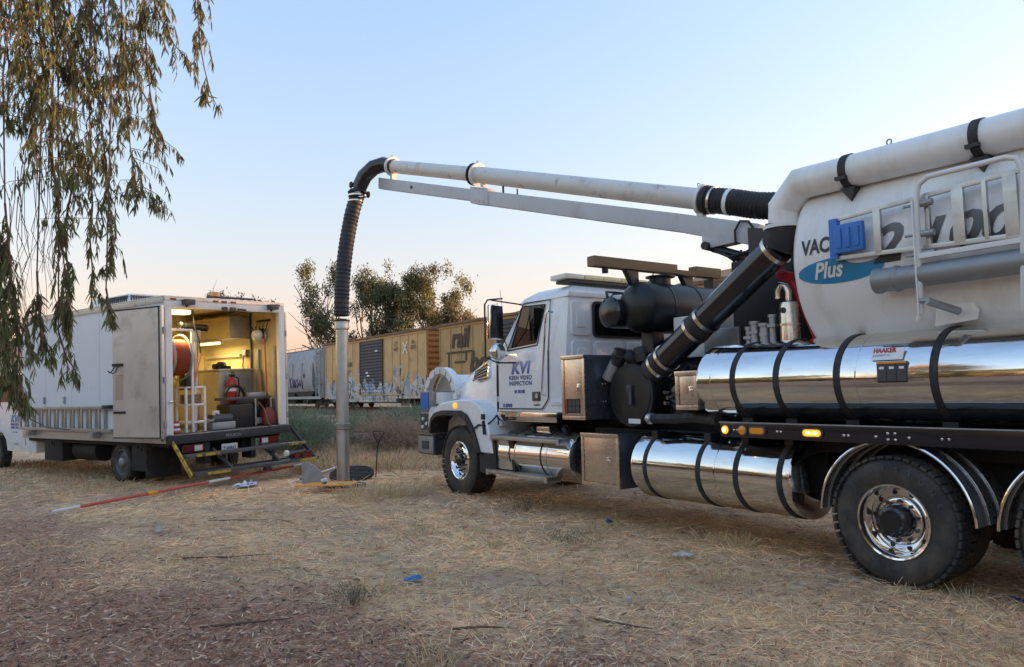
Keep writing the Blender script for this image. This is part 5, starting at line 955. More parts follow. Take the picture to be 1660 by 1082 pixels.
for s,t in ((-1.62,.52),(-1.62,.90),(-1.30,.52),(-1.30,.90)): MB().box(s-.02,s+.02,t-.02,t+.02,.956,1.80).build('leg',M['decal_white'],e,.003)
for z in (1.12,1.45,1.78):
    for a in ((-1.64,-1.60,.5,.92),(-1.32,-1.28,.5,.92),(-1.64,-1.28,.5,.54),(-1.64,-1.28,.88,.92)): MB().box(*a,z,z+.035).build('rail',M['decal_white'],e,.003)
e=on_van('cardboard_carton','brown carton resting inside the white frame stand','carton'); MB().box(-1.57,-1.35,.56,.86,1.487,1.66).build('carton_body',M['wood'],e,.01)
e=on_van('winch_unit','greasy grey winch unit with rollers on the truck floor','winch'); MB().box(-1.72,-1.35,1.0,1.5,.965,1.10).build('base_plate',M['galv'],e,.02); MB().cyl((-1.62,1.05,1.16),(-1.62,1.45,1.16),.09).cyl((-1.45,1.1,1.18),(-1.45,1.42,1.18),.07).build('roller',M['dgrey'],e)
for k in range(8): MB().tube([(-1.7+.05*k,1.02,1.12),(-1.66+.05*k,1.1+.04*k,1.28),(-1.5+.02*k,1.45,1.14)],.012,5).build('wire_loop',M['galv'],e)
MB().box(-1.6,-1.52,1.12,1.22,1.24,1.32).build('white_tag',M['decal_white'],e)
e=on_van('traffic_cone_stack','low stack of orange and white rings by the left post','cone')
for k in range(5): MB().lathe((-1.68,.26,.965+k*.045),(0,0,1),[(0,.10-.008*k),(.02,.105-.008*k),(.043,.09-.008*k)],18).build('ring',M['orange_cable'] if k%2==0 else M['decal_white'],e)
e=on_van('bench_camera_crawler','black camera crawler lying on the cabinet worktop','crawler'); MB().cyl((-.75,1.8,2.24),(-.5,2.05,2.24),.07,n=14).box(-.7,-.45,1.85,2.1,2.152,2.22).build('crawler_body',M['black'],e,.01)
for k in range(4): MB().cyl((-.82+.11*k,1.76+.06*(k%2),2.21),(-.82+.11*k,1.82+.06*(k%2),2.21),.06,n=14).build('crawler_wheel',M['rubber'],e)
e=on_van('step_camera_crawler','small wheeled camera crawler parked on the lower step','crawler'); MB().cyl((-2.5,2.12,.40),(-2.5,2.52,.40),.055,n=14).build('crawler_body',M['dgrey'],e); MB().lathe((-2.5,2.12,.42),(0,-1,0),[(0,.06),(.04,.065),(.06,.05)],16).build('camera_lamp',M['clearlens'],e)
for t in (2.28,2.46,2.58):
    for s in (-2.59,-2.43): MB().lathe((s,t,.365),(1,0,0),[(-.02,.03),(-.02,.07),(.02,.07),(.02,.03)],18).build('crawler_wheel',M['redlens'],e)
MB().tube([(-2.5,2.3,.44),(-2.52,2.36,.56),(-2.5,2.44,.60),(-2.5,2.5,.52),(-2.5,2.46,.44)],.012,6).build('carry_loop',M['black'],e)
# ladder strapped on the side
e=on_van('extension_ladder','grey extension ladder strapped flat along the side of the box truck','ladder')
for z in (.985,1.43):
    for t in (-.05,-.115): MB().box(-.02,4.05,t,t+.03,z,z+.06).build('ladder_rail',M['alu'],e,.004)
for k in range(11):
    for dx,t in ((0,-.035),(.10,-.10)): MB().box(.28+k*.36+dx,.34+k*.36+dx,t-.012,t+.02,1.04,1.435).build('ladder_rung',M['alu'],e,.004)
for s in (.55,3.45): MB().box(s,s+.14,-.16,.0,.86,.985).build('ladder_bracket',M['galv'],e,.006)
MB().tube([(3.6,-.13,1.26),(2.6,-.135,1.05),(1.6,-.13,1.02)],.008,5).build('bungee_cord',M['rubber'],e); MB().box(-.05,.25,-.13,.0,1.44,1.51).build('ladder_foot',M['rubber'],e,.01)
# ---------------------------------------------------------------- leaves and trees
def leaf_mat(name,rough=.5,tr=.35):
    m=bpy.data.materials.new(name); m.use_nodes=True; n=m.node_tree.nodes; L=m.node_tree.links; b=n['Principled BSDF']; o=n['Material Output']
    a=n.new('ShaderNodeVertexColor'); a.layer_name='col'; L.new(a.outputs[0],b.inputs['Base Color']); b.inputs['Roughness'].default_value=rough; b.inputs['Specular IOR Level'].default_value=.25
    t=n.new('ShaderNodeBsdfTranslucent'); L.new(a.outputs[0],t.inputs[0]); mx=n.new('ShaderNodeMixShader'); mx.inputs[0].default_value=tr; L.new(b.outputs[0],mx.inputs[1]); L.new(t.outputs[0],mx.inputs[2]); L.new(mx.outputs[0],o.inputs[0]); return m
M['leaf']=leaf_mat('gum_leaf',.5,.45); M['straw']=leaf_mat('dry_straw',.8,.2); M['bark']=mat('gum_bark',(.20,.15,.11),.85,0,.4,4,bump=.6,bscale=14,stretch=(1,1,.3)); M['twig']=mat('brown_twig',(.13,.075,.05),.8,0,.3,8)
def ribbons(P,D,Ln,Wd,col,side=None,droop=0.0,fold=0):
    """P (n,3) bases, D (n,3) unit directions: lanceolate blades of 6 verts / 4 tris, tapering at both ends"""
    n=len(P); rnd=np.random.normal(size=(n,3)) if side is None else side
    S=np.cross(D,rnd); S/=np.linalg.norm(S,axis=1)[:,None]+1e-9
    N=np.cross(S,D); Ln=Ln[:,None]; Wd=Wd[:,None]
    dn=np.array([0,0,-1.])*droop
    a=P; m1=P+D*Ln*.35+dn*Ln*.08; m2=P+D*Ln*.70+dn*Ln*.30; t=P+D*Ln+dn*Ln*.6
    V=np.stack([a,m1-S*Wd*.5,m1+S*Wd*.5,m2-S*Wd*.40,m2+S*Wd*.40,t],1).reshape(-1,3)
    b=np.arange(n)[:,None]*6
    T=np.concatenate([b+np.array([[0,1,2]]),b+np.array([[1,3,4]]),b+np.array([[1,4,2]]),b+np.array([[3,5,4]])],1)
    C=np.repeat(col,6,axis=0)
    return V,T.reshape(-1,3),C
def unit(v): return v/(np.linalg.norm(v,axis=1)[:,None]+1e-9)
def leaf_cols(n,base,var=.3,alt=None,palt=0):
    c=np.array(base)[None,:]*np.random.uniform(1-var,1+var,(n,1))*np.random.uniform(.88,1.12,(n,3))
    if alt is not None: k=np.random.rand(n)<palt; c[k]=np.array(alt)[None,:]*np.random.uniform(.7,1.3,(k.sum(),1))
    return c
def far_tree(x,y,h,label,seed,spread=.32,cols=(.12,.13,.07),n_leaf=16000,trunk_h=.25,lean=0,name='gum_tree',clumps=None,lsz=(.18,.34),group='gum trees beyond the train'):
    rs=np.random.RandomState(seed); z0=float(gz(x,y)); root=empty(name,(x,y,z0),0,None,label,'tree',group)
    mb=MB(); ends=[]
    def limb(p,d,L_,r,lev):
        pts=[p]; q=V3(p); dd=V3(d).normalized(); k=5
        for i in range(k):
            dd=(dd+Vector(rs.normal(0,.14,3))+Vector((0,0,.06 if lev else .1))).normalized(); q=q+dd*L_/k; pts.append(tuple(q))
        mb.tube(pts,[r*(1-.6*i/k) for i in range(k+1)],6)
        if lev<3:
            for j in range(3 if lev<2 else 2):
                f=rs.uniform(.35,1); pp=V3(pts[int(f*k)]); a=rs.uniform(0,6.28); nd=(dd*1.0+Vector((math.cos(a),math.sin(a),rs.uniform(-.1,.5)))*rs.uniform(.5,.95)).normalized(); limb(tuple(pp),nd,L_*rs.uniform(.5,.72),r*.5,lev+1)
        if lev>=2: ends.extend(pts[2:])
    for j in range(2): limb((rs.uniform(-.3,.3),rs.uniform(-.3,.3),-.3),(lean+rs.uniform(-.2,.2),rs.uniform(-.2,.2),1.3),h*.58,h*.02,0)
    mb.build('trunk',M['bark'],root,raw=True)
    E_=np.array(ends); E_=E_[E_[:,2]>h*trunk_h]; E_[:,:2]*=np.array([spread/.42,1.0]); E_=E_[rs.rand(len(E_))<.5]
    sc_=h/max(E_[:,2].max()+.6,1); E_[:,2]*=sc_
    k=rs.randint(0,len(E_),n_leaf); cl=rs.normal(0,1,(len(E_),3))*np.array([.25,.25,.25])
    P=E_[k]+cl[k]+rs.normal(0,1,(n_leaf,3))*np.array([.26,.26,.26])*h/13; P[:,2]-=np.abs(rs.normal(0,.45,n_leaf))*h/13
    D=unit(rs.normal(0,.55,(n_leaf,3))+np.array([0,0,-.8])); sh=rs.uniform(.7,1.3,len(E_))[k]
    C=leaf_cols(n_leaf,cols,.35)*sh[:,None]
    V,T,C=ribbons(P,D,rs.uniform(*lsz,n_leaf),rs.uniform(.06,.12,n_leaf),C)
    o=link('crown',np_mesh('crown',V,3,T,C),M['leaf'],root); o['kind']='stuff'
    return root
far_tree(-14.8,70,14.6,'tall slender gum tree behind the black drop hose',11,n_leaf=15000)
far_tree(-10.6,71,13.0,'middle gum tree of the three above the yellow boxcar',25,n_leaf=15000)
far_tree(-7.0,70,13.7,'broad gum tree rightmost of the three above the yellow boxcar',31,n_leaf=17000,cols=(.14,.14,.07))
far_tree(-26.5,70,11.6,'pale gum tree rising behind the roof of the box truck',44,n_leaf=9000,cols=(.14,.125,.085))
far_tree(-24.6,66,10.5,'low pale gum tree beside the right rear post of the box truck',47,n_leaf=9000,cols=(.14,.125,.085))
for i,(x,y,hh_) in enumerate(((-24,7,8.5),(-27,0,9.5),(-22,-6,8),(-25,-14,9),(-34,13,10),(-17,-18,8.5),(-6,-24,9))):
    far_tree(x,y,hh_,('gum tree left of the camera nearest the box truck, mirrored in the tanks','second gum tree left of the camera, mirrored in the tanks','third gum tree left of the camera, a little lower than its neighbours','fourth gum tree left and behind the camera','tall gum tree far left beyond the others, out of the picture','gum tree behind the camera to the left','gum tree straight behind the camera')[i],80+i,n_leaf=9000,trunk_h=.1,spread=.5,lsz=(.3,.55),group='gum trees behind the camera')
# shrubs dotted on the left hill
for i,(x,y,s) in enumerate(((-62,88,3.2),(-66,96,3.5),(-60,82,2.4),(-70,90,4))):
    far_tree(x,y,s*1.4,('rounded grey green shrub on the brown hillside at the left edge','tall dark shrub on the left hillside','low shrub at the foot of the left hillside','wide shrub behind the others on the left hillside')[i],60+i,n_leaf=3500,name='hill_shrub',trunk_h=.05,group='shrubs on the left hillside',cols=(.05,.06,.03))
# far belt of trees behind and left of the camera, seen only in the polished tanks
rs=np.random.RandomState(5); n=26000; th=rs.uniform(R_(158),R_(345),n); rr0=62+6*rs.normal(size=n)
bx_=np.cos(th)*rr0; by_=np.sin(th)*rr0; hh=5.6+2.4*np.sin(th*9)+2.0*np.sin(th*23+1)+1.2*np.sin(th*57); k_=by_<30; bx_,by_,hh=bx_[k_],by_[k_],hh[k_]
P=np.stack([bx_,by_,gz(bx_,by_)+rs.rand(len(bx_))*np.maximum(hh,.8)],1); V,T,C=ribbons(P,unit(rs.normal(size=P.shape)),rs.uniform(.8,1.8,len(P)),rs.uniform(.5,1.0,len(P)),leaf_cols(len(P),(.05,.055,.03)))
link('far_tree_belt',np_mesh('belt',V,3,T,C),M['leaf'],None,'dark belt of distant trees beyond the field behind the camera','trees',kind='stuff')
# ---------------------------------------------------------------- weeping gum branches at front left
WT=empty('weeping_gum_tree',(-7.2,4.6,float(gz(-7.2,4.6))),0,None,'weeping gum tree with long leafy strands hanging down at the left','tree')
wo_=Vector((-7.2,4.6,float(gz(-7.2,4.6))))
def wl(p): return tuple(V3(p)-wo_)
tk=MB().tube([wl(q) for q in ((-7.2,4.6,-.3),(-7.15,4.62,1.5),(-7.0,4.7,3.0),(-6.6,4.8,4.4),(-6.2,4.9,5.6),(-5.8,5.0,7.0))],[.30,.26,.22,.19,.15,.09],14).build('trunk',M['bark'],WT,raw=True)
strands=[ # polylines: (px, py, distance) along each hanging strand, thickness of leaf growth
 ([(323,-60),(321,20),(324,70),(331,110),(341,150)],4.9,.07,150),
 ([(236,-70),(252,10),(268,45),(284,75),(300,92)],5.0,.14,330),
 ([(232,-20),(236,60),(240,120),(246,170),(254,205),(264,232)],5.0,.12,260),
 ([(175,-60),(190,40),(200,110),(208,190),(212,250),(222,312)],5.1,.17,560),
 ([(140,-50),(152,60),(160,160),(170,250),(178,330),(182,385),(184,428)],5.0,.07,400),
 ([(95,-60),(110,60),(120,160),(128,230),(150,300),(168,360)],4.8,.13,480),
 ([(60,-60),(70,50),(85,150),(100,220),(105,300)],4.7,.22,800),
 ([(25,-60),(40,40),(52,110),(60,180)],4.6,.22,620),
 ([(0,-60),(8,40),(16,120),(10,190)],4.6,.20,400),
 ([(80,240),(92,310),(98,380),(104,430),(108,490),(110,545)],4.8,.04,220),
 ([(118,300),(104,370),(110,440),(96,490),(92,520)],4.9,.04,170),
 ([(8,330),(14,400),(20,470),(28,530),(32,590),(34,648)],4.5,.06,400),
 ([(-18,330),(-8,430),(2,500),(10,560),(18,610),(22,645)],4.5,.07,400),
 ([(60,440),(62,490),(66,540),(68,565)],4.7,.045,130),
 ([(150,330),(146,390),(150,440),(146,470)],4.9,.06,90),
 ([(172,468),(176,490),(180,508)],4.8,.05,30),
 ([(205,40),(198,120),(186,180)],5.1,.16,300),
 ([(150,-20),(128,60),(100,120)],4.9,.22,420),
 ([(95,540),(108,580),(122,600)],4.8,.06,60),
]
LP=[];LD=[];LC=[];LL=[];LW=[]; tw=MB(); rs=np.random.RandomState(8)
for pts,Y,sp,nl in strands:
    Pw=np.array([ray_pt(px,py,Y) for px,py in pts]); 
    top=Vector(Pw[0]); anc=Vector((-5.6+rs.uniform(-.8,1.6),5.1+rs.uniform(-.3,.3),max(5.2,top.z+.5))) if pts[0][1]<0 else None
    if anc is None:
        u1=Vector(ray_pt(pts[0][0]+rs.uniform(-12,12),120,Y)); u2=Vector(ray_pt(pts[0][0]+rs.uniform(-20,20),-80,Y)); tw.tube([wl(u2),wl(u1),wl(top)],[.007,.006,.0045],5)
    tw.tube([wl(p) for p in Pw],[.007-.005*i/len(Pw) for i in range(len(Pw))],5)
    if anc is not None: tw.tube([wl(anc),wl((anc+top)/2+Vector((0,0,.2))),wl(top)],[.022,.014,.008],6)
    seg=np.linalg.norm(np.diff(Pw,axis=0),axis=1); cs=np.concatenate([[0],np.cumsum(seg)])
    # sub-twigs with leaves
    nt_=max(nl//10,5)
    for j in range(nt_):
        u=cs[-1]*rs.beta(1.1,.95); i=min(np.searchsorted(cs,u)-1,len(seg)-1); i=max(i,0); b=Pw[i]+(Pw[i+1]-Pw[i])*(u-cs[i])/seg[i]
        off=rs.normal(0,1,3)*np.array([sp*.72,sp,.03]); L_=rs.uniform(.10,.28)
        tipp=b+off+np.array([0,0,-L_]); tipp[2]=max(tipp[2],Pw[-1][2]-.06); mid=b+off*.7+np.array([0,0,-L_*.25])
        tw.tube([wl(b),wl(mid),wl(tipp)],[.003,.0022,.0012],3,cap=False)
        kk=int(24*rs.uniform(.6,1.5)); f=rs.rand(kk,1)
        q=np.where(f<.4,b+(mid-b)*f/.4,mid+(tipp-mid)*(f-.4)/.6)
        LP.append(q); LD.append(unit(rs.normal(0,.26,(kk,3))+np.array([0,0,-1.]))); 
        cl=leaf_cols(kk,(.185,.195,.085),.38,(.30,.19,.11),.09); LC.append(cl*rs.uniform(.75,1.25)); LL.append(rs.uniform(.035,.10,kk)); LW.append(rs.uniform(.006,.013,kk))
# bare thin hanging twigs
for k in range(22):
    x0=rs.uniform(-10,120); y0=rs.uniform(180,330); Y=rs.uniform(4.5,5); n_=6; px=[(x0+rs.normal(0,4)+k2*rs.uniform(-4,5),y0+k2*rs.uniform(45,60)) for k2 in range(n_)]
    tw.tube([wl(ray_pt(a,b,Y)) for a,b in px],[.0032-.0004*i for i in range(n_)],4)
tw.build('branches',M['twig'],tk,raw=True,smooth=0)
LP=np.concatenate(LP);LD=np.concatenate(LD);LC=np.concatenate(LC);LL=np.concatenate(LL);LW=np.concatenate(LW)
P0=LP-np.array(wo_); sd_=rs.normal(size=LP.shape)
rank=np.argsort(-(LL/np.maximum(LP[:,1],1))*((LP[:,0]>-3.6)&(LP[:,2]<4.4))); big=rank[:300]; rest=np.setdiff1d(np.arange(len(LP)),big)
V,T,C=ribbons(P0[rest],LD[rest],LL[rest],LW[rest],LC[rest],side=sd_[rest],droop=.12)
cr=link('crown',np_mesh('crown',V,3,T,C),M['leaf'],WT); cr['kind']='stuff'
lm_=[]
for k in range(4):
    V,T,C=ribbons(np.zeros((1,3)),np.array([[0,0,-1.]]),np.array([.12]),np.array([.017]),leaf_cols(1,(.165,.200,.085),.3),side=np.array([[1.,.2*k,0]]),droop=.1); lm_.append(np_mesh('leaf',V,3,T,C)); lm_[-1].materials.append(M['leaf'])
for i in big:
    o=link('leaf',lm_[i%4],None,WT); o.location=P0[i]; o.rotation_euler=Vector(LD[i]).to_track_quat('-Z','Y').to_euler(); o.rotation_euler.rotate_axis('Z',float(rs.uniform(0,6.28))); o.scale=(1,1,LL[i]/.12)
# ---------------------------------------------------------------- bushes between truck and track
def bush(x,y,w,h,label,cols,n,name='bush',dry=False,group='bushes near the railway',tw_=.5):
    rs=np.random.RandomState(int(abs(x*31+y*17))%9999); z=float(gz(x,y)); r=empty(name,(x,y,z),0,None,label,'bush',group)
    mb=MB()
    for k in range(14):
        a=rs.uniform(0,6.28); e=(math.cos(a)*w*.42*rs.rand(),math.sin(a)*w*.42*rs.rand(),h*rs.uniform(.5,.95)); mb.tube([(0,0,-.05),(e[0]*.4,e[1]*.4,e[2]*.55),e],[.012*min(h,1),.008*min(h,1),.003*min(h,1)],4)
    mb.build('stems',M['twig'],r,raw=True)
    cc=rs.normal(0,1,(26,3))*np.array([w*.26,w*.26,h*.16])+np.array([0,0,h*.45]); k=rs.randint(0,26,n)
    P=cc[k]+rs.normal(0,1,(n,3))*np.array([w*.10,w*.10,h*.14]); P[:,2]=np.abs(P[:,2])
    D=unit(rs.normal(0,.5,(n,3))+np.array([0,0,.9 if not dry else .2])+P*np.array([.6/w,.6/w,0])); C=leaf_cols(n,cols,.35)*rs.uniform(.75,1.25,26)[k][:,None]
    V,T,C=ribbons(P,D,rs.uniform(.10,.26,n)*(1.3 if dry else 1)*min(h/.9,1),rs.uniform(.008,.018,n)*(1 if not dry else .8)*min(.35+h/1.2,1),C); o=link('foliage',np_mesh('foliage',V,3,T,C),M['leaf'] if not dry else M['straw'],r); o['kind']='stuff'
G1=(.21,.24,.14); G2=(.27,.28,.18)
for x,y,w,h,l,c in ((-6.55,21.5,2.4,1.15,'large sage green bush just right of the box truck rear post',G1),(-5.7,19.7,1.6,.8,'lower green bush in front of the large one by the box truck',G1),(-7.6,25.0,2.6,1.1,'green bush behind, close to the rails and the box truck',G2),(-4.9,23.0,2.2,.95,'green bush immediately left of the suction tube',G1),(-3.2,26.5,2.6,1.1,'green bush seen just right of the suction tube',G2),(-2.6,23.5,1.9,.85,'sage bush above the dry scrub right of the suction tube',G1),(-1.6,22.0,1.7,.8,'pale green bush left of the truck control boxes',G2),(-4.6,29.0,3.0,1.0,'far green bush against the ballast behind the tube',G2)):
    bush(x,y,w*1.1,h*1.2,l,c,5200,'sage_bush')
for x,y,w,h,l in ((-2.9,19.6,1.5,.85,'brown dry tumbleweed right of the suction tube'),(-1.9,20.2,1.9,1.0,'largest brown tumbleweed in front of the truck bumper'),(-3.6,21.4,1.6,.85,'straw coloured dry bush behind the tumbleweeds'),(-1.2,18.6,1.2,.6,'small brown tumbleweed nearest the bumper tool box')):
    bush(x,y,w*1.1,h*1.2,l,(.42,.29,.20),4200,'tumbleweed',True,'dry tumbleweeds')
for x,y,w,h,l,c in ((.15,10.2,.7,.22,'low dark green weed in the shade before the front step',(.17,.17,.115)),(-1.25,5.75,.30,.15,'small wiry grey weed near the blue glove',(.27,.235,.17)),(.55,8.0,.6,.16,'low grey green weed in the straw mid foreground',(.28,.25,.16))):
    bush(x,y,w,h,l,c,520,'weed',False,'low weeds in the straw')
# ---------------------------------------------------------------- straw, leaf litter, grass tufts
rs=np.random.RandomState(21); np.random.seed(21)
def scatter(n,y0,y1,p,xr=.78,extra=.8):
    u=rs.rand(n); y=(y0**(1-p)+u*(y1**(1-p)-y0**(1-p)))**(1/(1-p)); x=rs.uniform(-1,1,n)*(y*xr+extra); return x,y
n=210000; x,y=scatter(n,2.7,24,1.55); lm=litter_mask(x,y); sm=straw_mask(x,y); q=x*TR[0]+y*TR[1]
keep=rs.rand(n)<np.clip((.08+1.1*sm)*(1-.85*lm),0,1); x,y,lm,sm=x[keep],y[keep],lm[keep],sm[keep]; n=len(x)
az=rs.uniform(0,6.28,n)*.5+2.2*wav(x,y,.8,11)+rs.normal(0,.6,n); el=np.abs(rs.normal(.04,.16,n))
D=np.stack([np.cos(az)*np.cos(el),np.sin(az)*np.cos(el),np.sin(el)],1); P=np.stack([x,y,gz(x,y)+rs.uniform(.0,.022,n)],1)
C=leaf_cols(n,(.84,.575,.32),.28,(.56,.345,.20),.28)*(.88+.55*np.clip(.5+.9*wav(x,y,1.5,17)+.6*wav(x,y,4.2,33),0,1))[:,None]; k=rs.rand(n)<.06; C[k]=np.array((.16,.10,.07))*rs.uniform(.6,1.3,(k.sum(),1)); k=rs.rand(n)<.10; C[k]=np.array((.85,.68,.44))*rs.uniform(.8,1.1,(k.sum(),1))
wd=rs.uniform(.0028,.0055,n)*np.clip(y/5.5,.8,2.6)
V,T,C=ribbons(P,D,rs.uniform(.06,.24,n)*np.clip(y/7,.8,1.5),wd,C,side=np.tile([0,0,1.],(n,1))+rs.normal(0,.5,(n,3)),droop=.12)
link('dry_grass',np_mesh('dry_grass',V,3,T,C),M['straw'],None,'matted dry straw covering the ground','grass',kind='stuff')
n=150000; x,y=scatter(n,2.6,13,1.5,.80,.4); lm=litter_mask(x,y); sm=straw_mask(x,y); keep=rs.rand(n)<np.clip(lm*1.1+.05+.22*(1-sm),0,1); x,y=x[keep],y[keep]; n=len(x)
az=rs.uniform(0,6.28,n); el=rs.normal(.0,.20,n); D=np.stack([np.cos(az)*np.cos(el),np.sin(az)*np.cos(el),np.sin(el)],1); P=np.stack([x,y,gz(x,y)+rs.uniform(.002,.020,n)],1)
C=leaf_cols(n,(.42,.235,.150),.45,(.80,.58,.40),.20); k=rs.rand(n)<.13; C[k]=np.array((.52,.23,.135))*rs.uniform(.7,1.3,(k.sum(),1)); k=rs.rand(n)<.12; C[k]=np.array((.10,.075,.065))*rs.uniform(.7,1.3,(k.sum(),1))
V,T,C=ribbons(P,D,rs.uniform(.022,.080,n),rs.uniform(.005,.013,n),C,side=np.tile([0,0,1.],(n,1))+rs.normal(0,.45,(n,3)),droop=-.1)
link('leaf_litter',np_mesh('leaf_litter',V,3,T,C),M['straw'],None,'fallen brown gum leaves thick on the ground at front left','leaf litter',kind='stuff')
# standing tufts
TP=[];TD=[];TL=[];TC=[];TW=[]
def tuft(x,y,k,L_,r,c):
    a=rs.uniform(0,6.28,k); f=np.sqrt(rs.rand(k))*r; TP.append(np.stack([x+np.cos(a)*f,y+np.sin(a)*f,np.full(k,float(gz(x,y)))],1)); TD.append(unit(np.stack([np.cos(a)*.5*f/r,np.sin(a)*.5*f/r,np.ones(k)],1)+rs.normal(0,.30,(k,3)))); TL.append(rs.uniform(.4,1,k)*L_); TC.append(leaf_cols(k,c,.3)); TW.append(rs.uniform(.003,.006,k)*max(y/6,.9))
straw_c=(.60,.46,.27)
for x,y,k,L_,r in ((-2.2,11.6,420,.36,.55),(-1.75,11.9,260,.30,.4),(-.5,4.55,130,.20,.16),(-1.15,8.6,90,.20,.2),(1.05,8.5,140,.2,.35),(2.2,7.5,60,.33,.12),(2.0,7.8,60,.25,.2),(1.7,6.2,110,.20,.17),(1.25,6.4,60,.18,.12),(-2.4,7.2,160,.22,.35),(.1,6.0,60,.12,.2),(2.62,5.95,5,.22,.03),(-5.8,12.8,160,.22,.6),(-7.5,13.1,200,.22,.8),(-5.2,12.2,160,.22,.5),(2.75,5.65,70,.10,.20),(3.05,5.75,70,.10,.22),(3.4,5.85,60,.09,.2),(-.95,11.5,70,.12,.2),(-.65,11.4,70,.12,.2),(-.4,11.6,60,.10,.2),(-7.9,14.2,90,.14,.3),(-7.5,14.1,90,.14,.3),(-12,17.2,90,.16,.4)): tuft(x,y,k,L_,r,straw_c)
x,y=scatter(420,4,24,.9); sm=straw_mask(x,y)*(1-litter_mask(x,y))
for xx,yy,s_ in zip(x,y,sm):
    if rs.rand()<s_: tuft(xx,yy,int(rs.uniform(14,45)),rs.uniform(.06,.20),rs.uniform(.06,.25),straw_c)
for k in range(430):   # tall dry grass belt between the vehicles and the bushes
    yy=rs.uniform(15.5,24); xx=rs.uniform(-.46,-.03)*yy; tuft(xx,yy,int(rs.uniform(40,100)),rs.uniform(.22,.55),rs.uniform(.15,.5),(.64,.47,.28) if rs.rand()<.75 else (.44,.30,.20))
for k in range(120):   # beneath and behind the box truck
    xx=rs.uniform(-13,-6); yy=rs.uniform(13.6,20); tuft(xx,yy,int(rs.uniform(30,70)),rs.uniform(.12,.26),rs.uniform(.2,.5),(.52,.38,.23))
TP,TD,TL,TC,TW=map(np.concatenate,(TP,TD,TL,TC,TW)); V,T,C=ribbons(TP,TD,TL,TW,TC,droop=.35)
link('grass_tufts',np_mesh('tufts',V,3,T,C),M['straw'],None,'standing tufts of dry yellow grass','grass',kind='stuff')
# ---------------------------------------------------------------- things on the ground
def g3(x,y,dz=0): return (x,y,float(gz(x,y))+dz)
M['pole_red']=mat('faded_red_pole',(.55,.10,.065),.5,0,.15,6); M['pole_white']=mat('dirty_white_pole',(.70,.68,.64),.5,0,.1,6); M['orange_paint']=mat('orange_painted_board',(.85,.33,.02),.5,0,.12,5,dirt=(.35,.18,.06),dscale=6); M['iron']=mat('cast_iron',(.055,.045,.042),.7,.4,.3,8,dirt=(.12,.09,.07),dscale=6); M['rag']=mat('grubby_white_cloth',(.60,.62,.66),.9,0,.3,9,dirt=(.10,.18,.34),dscale=14,dlo=.5,dhi=.6); M['blue_rag']=mat('blue_nitrile',(.045,.20,.46),.5,0,.2,9); M['navy']=mat('navy_cloth',(.03,.05,.12),.8,0,.3,9); M['paper']=mat('crumpled_paper',(.66,.64,.60),.8,0,.1,9); M['plastic']=mat('cloudy_plastic',(.62,.62,.60),.3,0,.1,8,trans=.3)
A=Vector((-6.51,10.56,.05)); B=Vector((-4.36,15.60,.20))
sp=empty('survey_pole',g3(A.x,A.y),0,None,'long red and white pole lying on the straw behind the box truck','pole'); ofs=Vector(sp.location)
def seg(f0,f1,m,r=.026): MB().tube([tuple(A+(B-A)*f0-ofs),tuple(A+(B-A)*f1-ofs)],r,12).build('pole_section',M[m],sp,raw=True)
for f0,f1,m in ((0,.075,'pole_white'),(.075,.52,'pole_red'),(.52,.61,'pole_white'),(.61,.93,'pole_red'),(.93,1.0,'pole_white')): seg(f0,f1,m)
q=A+(B-A)*.30-ofs; MB().tube([tuple(q-(B-A)*.012),tuple(q+(B-A)*.02)],.036,12).build('yellow_clamp',M['orange_paint'],sp,raw=True); MB().tube([tuple(q),tuple(q+Vector((.06,-.02,-.05)))],.012,8).build('clamp_screw',M['orange_paint'],sp,raw=True)
q=A+(B-A)*.995-ofs; MB().box(q.x-.06,q.x+.06,q.y-.06,q.y+.06,q.z-.05,q.z+.03).build('yellow_end',M['orange_paint'],sp,.01,raw=True)
A=Vector((-4.10,13.55,.04)); B=Vector((-3.25,17.5,.22)); sp=empty('slim_pole',g3(A.x,A.y),0,None,'slim pink and white pole passing behind the suction tube','pole'); ofs=Vector(sp.location)
seg(0,.10,'pole_white',.016); seg(.10,.17,'iron',.018); seg(.17,.62,'pole_white',.018); seg(.62,1,'pole_red',.020)
# manhole
mh=empty('manhole_cover',g3(-3.12,14.35,.10),0,None,'round ribbed cast iron manhole cover tipped beside the suction tube','manhole cover',rx=R_(13)); MB().lathe((0,0,0),(0,0,1),[(-.03,.30),(-.03,.42),(.03,.42),(.035,.39)],40).build('cover_plate',M['iron'],mh,raw=True)
for k in range(9): w_=math.sqrt(.39**2-(-.32+k*.08)**2); MB().box(-w_,w_,-.34+k*.08,-.31+k*.08,.034,.048).build('cover_rib',M['iron'],mh,raw=True)
MB().box(-.03,.03,-.03,.03,.035,.05).build('cover_boss',M['iron'],mh,raw=True)
hk=empty('manhole_hook',g3(-2.68,14.45,.05),0,None,'dark iron manhole hook with a triangular handle standing upright','hook'); MB().tube([(0,0,-.02),(.03,0,.5),(.05,.0,.62)],.011,8).tube([(.05,0,.62),(-.05,0,.83),(-.04,0,.86),(.15,0,.86),(.16,0,.83),(.05,0,.62)],.012,6).build('hook_rod',M['iron'],hk,raw=True)
fr=empty('manhole_opening',g3(-3.05,13.34,.004),0,None,'dark manhole opening at the foot of the suction tube','manhole'); MB().lathe((0,0,0),(0,0,1),[(-.02,.40),(.02,.40),(.025,.36),(-.02,.31)],36,cap=False).build('frame_ring',M['iron'],fr,raw=True); MB().lathe((0,0,0),(0,0,1),[(.004,.01),(.006,.345)],36,cap=False).build('shaft_shadow',M['dark'],fr,raw=True)
